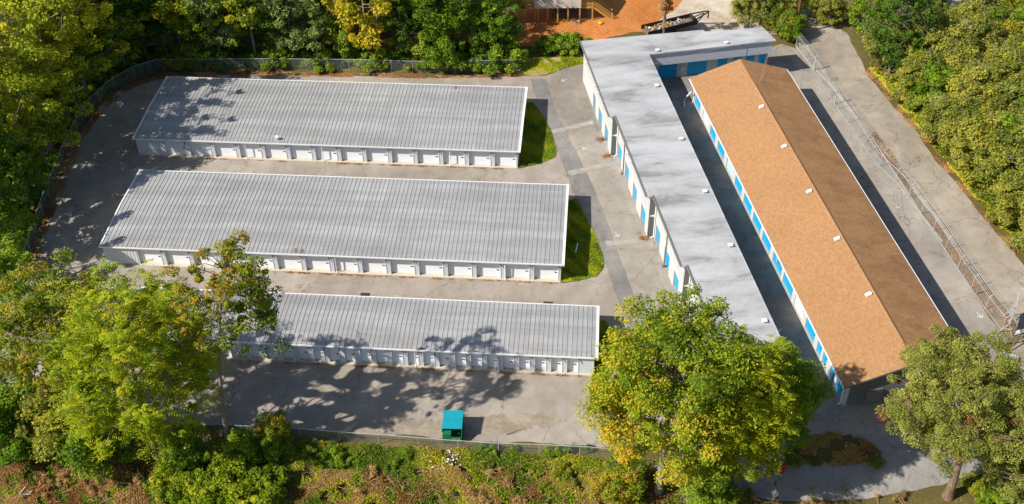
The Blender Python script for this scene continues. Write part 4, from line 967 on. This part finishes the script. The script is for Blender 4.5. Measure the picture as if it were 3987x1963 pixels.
# right slope thicket
RS = []
poly = [(2185,165),(2262,258),(2330,345),(2368,392),(2420,452),(2490,540),(2560,620),(2700,760),(2760,500),(2700,200),(2640,20),(2560,0),(2430,110),(2300,150)]
def inside(x, y, P_):
    c = False; n = len(P_)
    for i in range(n):
        (x0_, y0_), (x1_, y1_) = P_[i], P_[(i+1) % n]
        if (y0_ > y) != (y1_ > y) and x < (x1_-x0_)*(y-y0_)/(y1_-y0_)+x0_: c = not c
    return c
yy = 20; row = 0
while yy < 760:
    xx = 2180+(yy % 56)*.5
    while xx < 2740:
        x_, y_ = xx+rng.uniform(-18,18), yy+rng.uniform(-12,12)
        if inside(x_-40, y_+2, poly): RS.append((x_, y_, row, len([1 for q in RS if q[2] == row])))
        xx += 52
    yy += 38; row += 1
rl = {'s_olive1': 'dull olive scrub tree in the tangled thicket right of the driveway', 's_olive2': 'pale olive scrub tree in the thicket on the slope right of the driveway', 's_green': 'fresh green scrub tree in the thicket right of the driveway', 's_autumn': 'orange tinged scrub tree in the thicket right of the driveway'}
rn = {'s_olive1': 'dull olive', 's_olive2': 'pale olive', 's_green': 'fresh green', 's_autumn': 'orange tinged'}
for x_, y_, rw, ix in RS:
    k = rng.choice(['s_olive1','s_olive2','s_olive1','s_green','s_autumn'], p=[.30,.33,.12,.15,.10])
    place(k, x_, y_, rn[k]+' scrub tree, '+ORD[min(ix,17)]+' from the driveway in row '+(ORD+['nineteenth','twentieth'])[min(rw,19)]+' of the right thicket', rng.uniform(.95,1.35), group='scrub trees of the right thicket', name='scrub_tree')
place('f_green2', 2235, 185, 'big dark green oak overhanging the top of the driveway', .92)
place('f_green1', 2170, 105, 'broad green tree at the very top of the driveway', .72)
place('f_green2', 2290, 110, 'dark tree behind the overhanging oak', .8)
for px, py, k, s, lab in [(1880,62,'s_olive1',.8,'olive sapling by the gravel behind the pale roof'),(1925,70,'s_olive2',.9,'pale olive sapling right of the trailer'),(1960,88,'s_autumn',.7,'yellowing bush between the pale roof end and the pole'),(1985,96,'s_green',.62,'green bush at the foot of the utility pole'),(1900,30,'s_olive1',.9,'olive scrub at the top edge behind the gravel'),(2040,40,'s_olive2',.8,'pale scrub behind the far end of the driveway'),(2085,60,'s_olive1',.7,'low olive scrub on the far end of the driveway'),
                          (1975,40,'s_olive1',.85,'olive scrub left of the pole top'),(2330,30,'s_olive2',.8,'pale shrub beside the shaded far road')]:
    place(k, px, py, lab, s, name='scrub_tree')
# vine wrapped snag behind the wing
mk('snag', 5.5, .8, 4.5, 22, .55, 60, .18, 30, LM['brown'], M['bark'], nlimb=5, trunk_r=.3, bare=25, lowvine=6)
tree('snag', VG(1668,90), 'bare brown vine covered tree trunk beside the trailer', name='dead_tree')
mk('slim', 7.5, .9, 3.5, 14, .5, 50, .2, 31, LM['olive'], M['barkpale'], nlimb=8, trunk_r=.09, bare=14)
for px, py, lab in ((1885,82,'slim pale sapling nearest the trailer behind the pale roof'),(1915,80,'middle slim sapling behind the pale roof'),(1950,82,'slim curved sapling nearest the pole')): place('slim', px, py, lab, .8, name='sapling')

# --- big foreground trees
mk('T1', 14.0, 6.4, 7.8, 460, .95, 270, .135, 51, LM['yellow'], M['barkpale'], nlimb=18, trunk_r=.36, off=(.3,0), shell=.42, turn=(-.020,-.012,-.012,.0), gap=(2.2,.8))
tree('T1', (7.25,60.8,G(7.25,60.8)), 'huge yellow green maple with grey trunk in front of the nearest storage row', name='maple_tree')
mk('T2', 11.6, 4.0, 7.6, 240, .92, 24, .225, 52, LM['lime'], M['bark'], kind='frond', nlimb=14, trunk_r=.28, off=(-.3,.3), shell=.4)
tree('T2', (13.4,60.4,G(13.4,60.4)), 'lime yellow feathery leaved tree crowding the right side of the big maple', name='feathery_tree')
mk('T2b', 8.4, 3.4, 5.2, 170, .9, 260, .14, 58, LM['green'], M['bark'], nlimb=12, trunk_r=.24, shell=.4)
tree('T2b', (16.5,64.6,G(16.5,64.6)), 'dense dark green tree at the right of the lime feathery one', name='leafy_tree')
mk('T3', 10.9, 6.0, 4.9, 400, .68, 300, .10, 67, LM['cedar'], M['barkred'], nlimb=18, trunk_r=.42, off=(-.8,1.4), shell=.35, bare=110, red=5)
tree('T3', (32.2,62.0,G(32.2,62.0)), 'spreading pale olive tree with thick shaggy trunk and dark red creeper patches', name='spreading_tree')
mk('T3b', 8.6, 4.6, 4.2, 220, .68, 280, .10, 54, LM['cedar'], M['barkred'], nlimb=12, trunk_r=.3, shell=.35, bare=70)
tree('T3b', tuple(V(2600,1100,8.6)[:2])+(0,), 'pale olive tree cut off by the lower right edge', name='spreading_tree')
p = V(330,900,12.2)
mk('T4', 12.0, 6.7, 7.9, 430, 1.0, 26, .23, 55, LM['limegreen'], M['bark'], kind='frond', nlimb=16, trunk_r=.34, shell=.42, off=(0,1.0), gap=(1.5,.45))
tree('T4', (p[0], p[1]-1.0, G(p[0],p[1])), 'broad bright lime green feathery tree at lower left', name='feathery_tree')
bs = VG(583,1140); p = V(575,760,18.0)
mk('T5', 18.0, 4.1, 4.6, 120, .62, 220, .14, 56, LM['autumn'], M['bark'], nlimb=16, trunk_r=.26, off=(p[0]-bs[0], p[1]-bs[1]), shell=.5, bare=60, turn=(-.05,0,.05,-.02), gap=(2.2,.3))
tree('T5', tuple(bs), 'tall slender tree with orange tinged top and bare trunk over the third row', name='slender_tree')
p = V(150,830,12.0)
mk('T6', 12.0, 5.6, 6.4, 220, .8, 190, .15, 57, LM['autumn'], M['barkpale'], nlimb=14, trunk_r=.28, shell=.35, bare=40, gap=(2.0,.45))
tree('T6', (p[0], p[1], G(p[0],p[1])), 'loose orange and green tree left of the bright lime one', name='autumn_tree')
for px, py, z, k, s, lab in ((20,740,8.5,'f_green1',.95,'olive green tree at the left edge above the orange one'),(30,960,6.0,'f_green1',.7,'shaded green tree at the left edge below the orange one'),(20,1060,4,'s_green',1.3,'yellow green bush tree at the lower left edge'),
                             (150,1060,3.4,'s_olive1',1.25,'grey green vine tangle left of the lime tree'),(240,1090,3,'s_green',1.2,'green vine tangle under the lime tree'),(672,1035,4.2,'s_autumn',.55,'golden tinged small tree right of the slender trunk'),(600,1125,1.8,'s_green',.6,'dark vine covered bush at the slender trunk'),
                             (470,1130,2.2,'s_green',.75,'shaded bush between lime tree and slender trunk'),(690,1128,1.2,'s_green',.5,'dark green bush right of the slender trunk by the low fence'),(1560,1210,2.0,'s_autumn',.7,'yellow bush left of the maple trunk'),(1800,1230,2.4,'s_green',.85,'green bush at the foot of the feathery tree'),
                             (2600,1190,4,'s_olive2',1.1,'pale bush at the lower right corner'),(2500,1262,1.6,'s_green',.5,'green bush right of the shaggy trunk')):
    p = V(px, py, z); q = (p[0], p[1], float(G(p[0], p[1])))
    tree(k, q, lab, rz=rng.uniform(0,6), s=s, name='tree' if z > 5 else 'bush', cat='tree' if z > 5 else 'bush')
# bushes on the bank and elsewhere
bk = []
def bank(px0, px1, py0, py1, n, keys, lab, s0=.8, s1=1.3):
    spots = sorted((rng.uniform(px0, px1), rng.uniform(py0, py1)) for _ in range(n))
    for i in range(n):
        k = keys[int(rng.integers(len(keys)))]; x_, y_ = spots[i]
        tree(k, VG(x_, y_), lab+', '+ORD[i]+' from the left', rz=rng.uniform(0,6.3), s=rng.uniform(s0, s1), name='bush', cat='bush', group=lab[:40])
bank(380, 680, 1205, 1280, 17, ['b_lime'], 'yellow green bush in the bottom edge patch')
bank(640, 900, 1130, 1170, 8, ['b_green'], 'dark green bush on the shaded bank', .4, .65)
bank(820, 1080, 1145, 1190, 5, ['b_green'], 'mid green bush on the bank left of the litter', .4, .65)
bank(1180, 1480, 1130, 1156, 9, ['b_green'], 'green bush by the low fence right of the dumpster', .3, .45)
bank(1200, 1600, 1170, 1250, 10, ['b_autumn'], 'yellowing weedy bush left of the maple trunk', .35, .65)
bank(880, 1300, 1205, 1275, 7, ['b_brown'], 'dead brush clump on the lower bank', .7, 1.2)
bank(60, 380, 1170, 1240, 14, ['b_brown'], 'dead brush clump at lower left', .7, 1.1)
bank(1250, 1900, 1245, 1290, 12, ['b_brown'], 'dry brush at the bottom near the maple trunk', .7, 1.1)
bank(1980, 2200, 1120, 1170, 7, ['b_brown','b_autumn'], 'low dry shrub on the shaded island', .3, .5)
bank(1880, 2300, 1266, 1295, 10, ['b_brown'], 'dry brush below the shaded road', .5, .9)
bank(2440, 2560, 1215, 1268, 6, ['b_autumn'], 'yellow weeds at the lower right corner', .6, 1)

# --- ground cover, litter and grass (uncountable)
def scatter(name, label, cat, poly_px, n, size, mat, zmin, zmax, up=.8, seed=1, clumpy=.0, edge=None):
    r = np.random.default_rng(seed); P_ = [V(*q)[:2] for q in poly_px]; xs = [p[0] for p in P_]; ys = [p[1] for p in P_]
    pts = []
    X = r.uniform(min(xs), max(xs), n*4); Y = r.uniform(min(ys), max(ys), n*4)
    if clumpy:
        f = np.sin(X*1.3+2*np.sin(Y*.9))+np.sin(Y*1.7+2*np.sin(X*.7))+.8*np.sin(X*3.1+Y*2.3); keep = f > r.uniform(-2, 2.2, len(X))*clumpy; X, Y = X[keep], Y[keep]
    PX = np.array(P_); ins = np.zeros(len(X), bool); j = len(PX)-1
    for i in range(len(PX)):
        c1 = (PX[i,1] > Y) != (PX[j,1] > Y); t = (PX[j,0]-PX[i,0])*(Y-PX[i,1])/(PX[j,1]-PX[i,1]+1e-12)+PX[i,0]; ins ^= c1 & (X < t); j = i
    X, Y = X[ins][:n], Y[ins][:n]
    hgt = .5+.5*np.sin(X*.9+1.7*np.sin(Y*.6))*np.cos(Y*1.1+1.3*np.sin(X*.5)); Z = G(X, Y)+zmin+(zmax-zmin)*hgt*r.random(len(X))**.5
    c = np.stack([X, Y, Z], 1); nr = r.normal(size=c.shape)*(1-up); nr[:,2] += up; nr /= np.linalg.norm(nr, axis=1, keepdims=True)
    t = np.clip(.5*(.5+.5*np.sin(X*.55+Y*.4+2*np.sin(Y*.33)))+.5*r.random(len(X)), 0, 1)
    me = fast_mesh(name, leaf_quads(c, nr, size*(.6+.8*r.random(len(X))), r), 4, mat, t)
    o = bpy.data.objects.new(name, me); COL.objects.link(o); return tag(o, label, cat, kind='stuff')
bankp = [(-60,1130),(150,1150),(350,1160),(560,1110),(900,1118),(1120,1135),(1480,1150),(1700,1165),(1860,1200),(1900,1250),(1900,1330),(-80,1330)]
scatter('ground_cover', 'tangled green weeds and vines covering the bank', 'ground cover', bankp, 50000, .13, LM['green'], .0, .7, .6, 101, 1.0)
scatter('ground_cover', 'yellowing weeds mixed through the bank', 'ground cover', bankp, 70000, .12, LM['autumn'], .0, .7, .6, 102, 1.0)
scatter('dead_brush', 'dead brown leaves and stems on the bank', 'brush', bankp, 120000, .11, LM['brown'], .0, .65, .5, 103, .2)
scatter('weeds', 'bright green weeds along the foot of the low fence', 'weeds', [(560,1100),(900,1122),(1120,1138),(1480,1155),(1480,1172),(1120,1165),(900,1160),(560,1140)], 40000, .12, LM['green'], .0, .6, .5, 142, .3)
scatter('dry_grass', 'yellow green sunlit weeds across the lower bank', 'weeds', [(620,1190),(900,1160),(1120,1150),(1480,1155),(1650,1180),(1650,1300),(600,1300)], 70000, .13, LM['yellow'], .0, .75, .5, 140, 1.0)
scatter('dry_grass', 'pale tan dead grass across the bank', 'grass', [(-40,1160),(350,1170),(620,1180),(900,1185),(1300,1180),(1640,1200),(1700,1330),(-60,1330)], 130000, .11, LM['litter'], .05, .75, .4, 141, .2)
scatter('fallen_leaves', 'orange fallen leaves at the bottom left', 'fallen leaves', [(0,1200),(400,1210),(600,1268),(560,1330),(-60,1330)], 30000, .13, LM['litter'], .0, .15, .8, 104, .3)
scatter('fallen_leaves', 'orange leaf drift along the back fence', 'fallen leaves', [(400,182),(900,184),(1120,190),(1310,188),(1310,193),(1100,198),(900,194),(640,192),(400,198)], 9000, .13, LM['litter'], .01, .08, .9, 105, .5)
scatter('fallen_leaves', 'orange leaf drift along the bowed left fence', 'fallen leaves', [(400,180),(340,198),(282,232),(230,284),(190,342),(157,418),(125,495),(100,570),(75,645),(98,648),(122,575),(150,500),(180,425),(210,352),(245,300),(290,250),(345,215),(400,200)], 14000, .13, LM['litter'], .01, .1, .9, 106, .9)
scatter('weeds', 'dark undergrowth on the forest floor left of the bowed fence', 'undergrowth', [(400,176),(330,196),(225,275),(155,400),(100,550),(50,700),(-60,900),(-100,300),(200,60),(400,100)], 40000, .3, LM['green'], .0, 1.3, .6, 107, .7)
scatter('weeds', 'undergrowth behind the straight back fence', 'undergrowth', [(400,174),(1310,174),(1320,150),(1270,120),(1000,140),(700,125),(400,120)], 40000, .26, LM['green'], .0, 1.5, .6, 108, .7)
scatter('weeds', 'low olive weeds edging the right side of the driveway', 'weeds', [(2185,170),(2262,262),(2330,345),(2368,396),(2420,456),(2490,545),(2560,622),(2640,720),(2700,700),(2540,500),(2440,380),(2350,280),(2260,190)], 42000, .17, LM['moss'], .0, .4, .6, 109, 1.0)
scatter('fallen_leaves', 'dry leaves along the edge of the driveway', 'fallen leaves', [(2174,178),(2252,271),(2318,351),(2358,403),(2408,463),(2478,553),(2548,631),(2616,718),(2670,690),(2570,590),(2490,500),(2420,400),(2340,310),(2250,215),(2200,160)], 30000, .12, LM['litter'], .01, .12, .8, 110, .4)
scatter('weeds', 'undergrowth on the slope of the right thicket', 'undergrowth', poly, 50000, .24, LM['olive'], .0, 1.2, .6, 111, .4)
gi0 = [[(1323,258),(1340,258),(1372,300),(1388,340),(1400,380),(1395,396),(1358,412),(1304,424)], [(1425,505),(1448,500),(1480,560),(1500,600),(1515,640),(1517,672),(1500,695),(1455,707),(1410,712)], [(1500,812),(1522,806),(1556,868),(1590,930),(1600,1000),(1560,1020),(1480,1030)]]
for i, g in enumerate(gi0):
    scatter('grass', 'short green grass beside storage row number '+('one','two','three')[i], 'grass', g, 14000, .10, LM['green'], .03, .12, .4, 120+i, 0)
scatter('dry_grass', 'dry yellow grass by the end of the back fence', 'grass', [(1310,150),(1400,140),(1462,134),(1468,160),(1420,172),(1372,190),(1325,192),(1312,180)], 9000, .12, LM['moss'], .03, .15, .4, 130, .5)
scatter('fallen_leaves', 'dry orange weeds along the verge under the east fence', 'fallen leaves', [(2330,525),(2420,640),(2520,765),(2560,838),(2530,835),(2480,780),(2430,700),(2360,600),(2310,525)], 5000, .11, LM['litter'], .01, .12, .6, 131, 1.0)
scatter('dry_grass', 'pale dry weeds in the kerb gap of the east lot', 'grass', [(2200,330),(2235,370),(2280,440),(2310,500),(2290,500),(2255,440),(2210,390),(2185,345)], 2500, .11, LM['litter'], .01, .08, .6, 132, 1.0)
for i, g in enumerate(gi0): scatter('dry_grass', 'yellowing blades mixed in the grass beside storage row number '+('one','two','three')[i], 'grass', g, 9000, .10, LM['moss'], .05, .14, .4, 160+i, .5)
# dried grass tufts at door sills
tf = []
r = np.random.default_rng(5)
for (x0_, x1_, y_) in ((-50,-8.3,106.6),(-47,-2.4,87.1),(-30,1.2,74.1)):
    for i in range(34):
        cx_ = r.uniform(x0_, x1_); k = int(r.integers(10, 45)); tf.append(np.stack([r.normal(cx_, .3, k), r.normal(y_, .07, k), r.uniform(.02,.12,k)], 1))
for b_, a_ in ((.3,17.0),(1.0,32.5),(.2,13.6),(1.7,43.8)):
    k = 260; g = LG(b_, a_); tf.append(np.stack([r.normal(g[0]-.25, .28, k), r.normal(g[1]-.2, .22, k), r.uniform(.02,.2,k)], 1))
c = np.concatenate(tf); nr = r.normal(size=c.shape)*.4; nr[:,2] += .6; nr /= np.linalg.norm(nr, axis=1, keepdims=True)
me = fast_mesh('dry_weeds', leaf_quads(c, nr, .05+.07*r.random(len(c)), r), 4, LM['litter'], r.random(len(c)))
o = bpy.data.objects.new('dry_weeds', me); COL.objects.link(o); tag(o, 'small dry weeds and leaves caught along the door sills', 'weeds', kind='stuff')
scatter('weeds', 'shaded weeds and leaf litter on the island between the roads', 'weeds', [(1960,1180),(2010,1125),(2080,1105),(2160,1118),(2215,1150),(2205,1165),(2150,1178),(2060,1184)], 9000, .13, LM['brown'], .03, .35, .5, 150, .5)
scatter('fallen_leaves', 'dry leaves blown against the front of the brown building', 'fallen leaves', [(2170,1000),(2330,1000),(2330,1030),(2180,1022)], 1500, .11, LM['litter'], .02, .06, .8, 151, .6)
# dead twigs on the bank
b = MB()
for i in range(420):
    q = VG(rng.uniform(-20,1900), rng.uniform(1165,1290)); a = rng.uniform(0,6.28); L_ = rng.uniform(.5,2.0)
    z = float(G(q[0],q[1]))+rng.uniform(.25,.6)
    b.tube([(q[0],q[1],z),(q[0]+L_*.5*math.cos(a),q[1]+L_*.5*math.sin(a),z+rng.uniform(0,.35)),(q[0]+L_*math.cos(a+.3),q[1]+L_*math.sin(a+.3),z+rng.uniform(-.2,.3))], [.018,.013,.007], 4, cap=False)
o = b.build('dead_branches', M['twig']); tag(o, 'pale dead branches strewn over the bank', 'branches', kind='stuff')
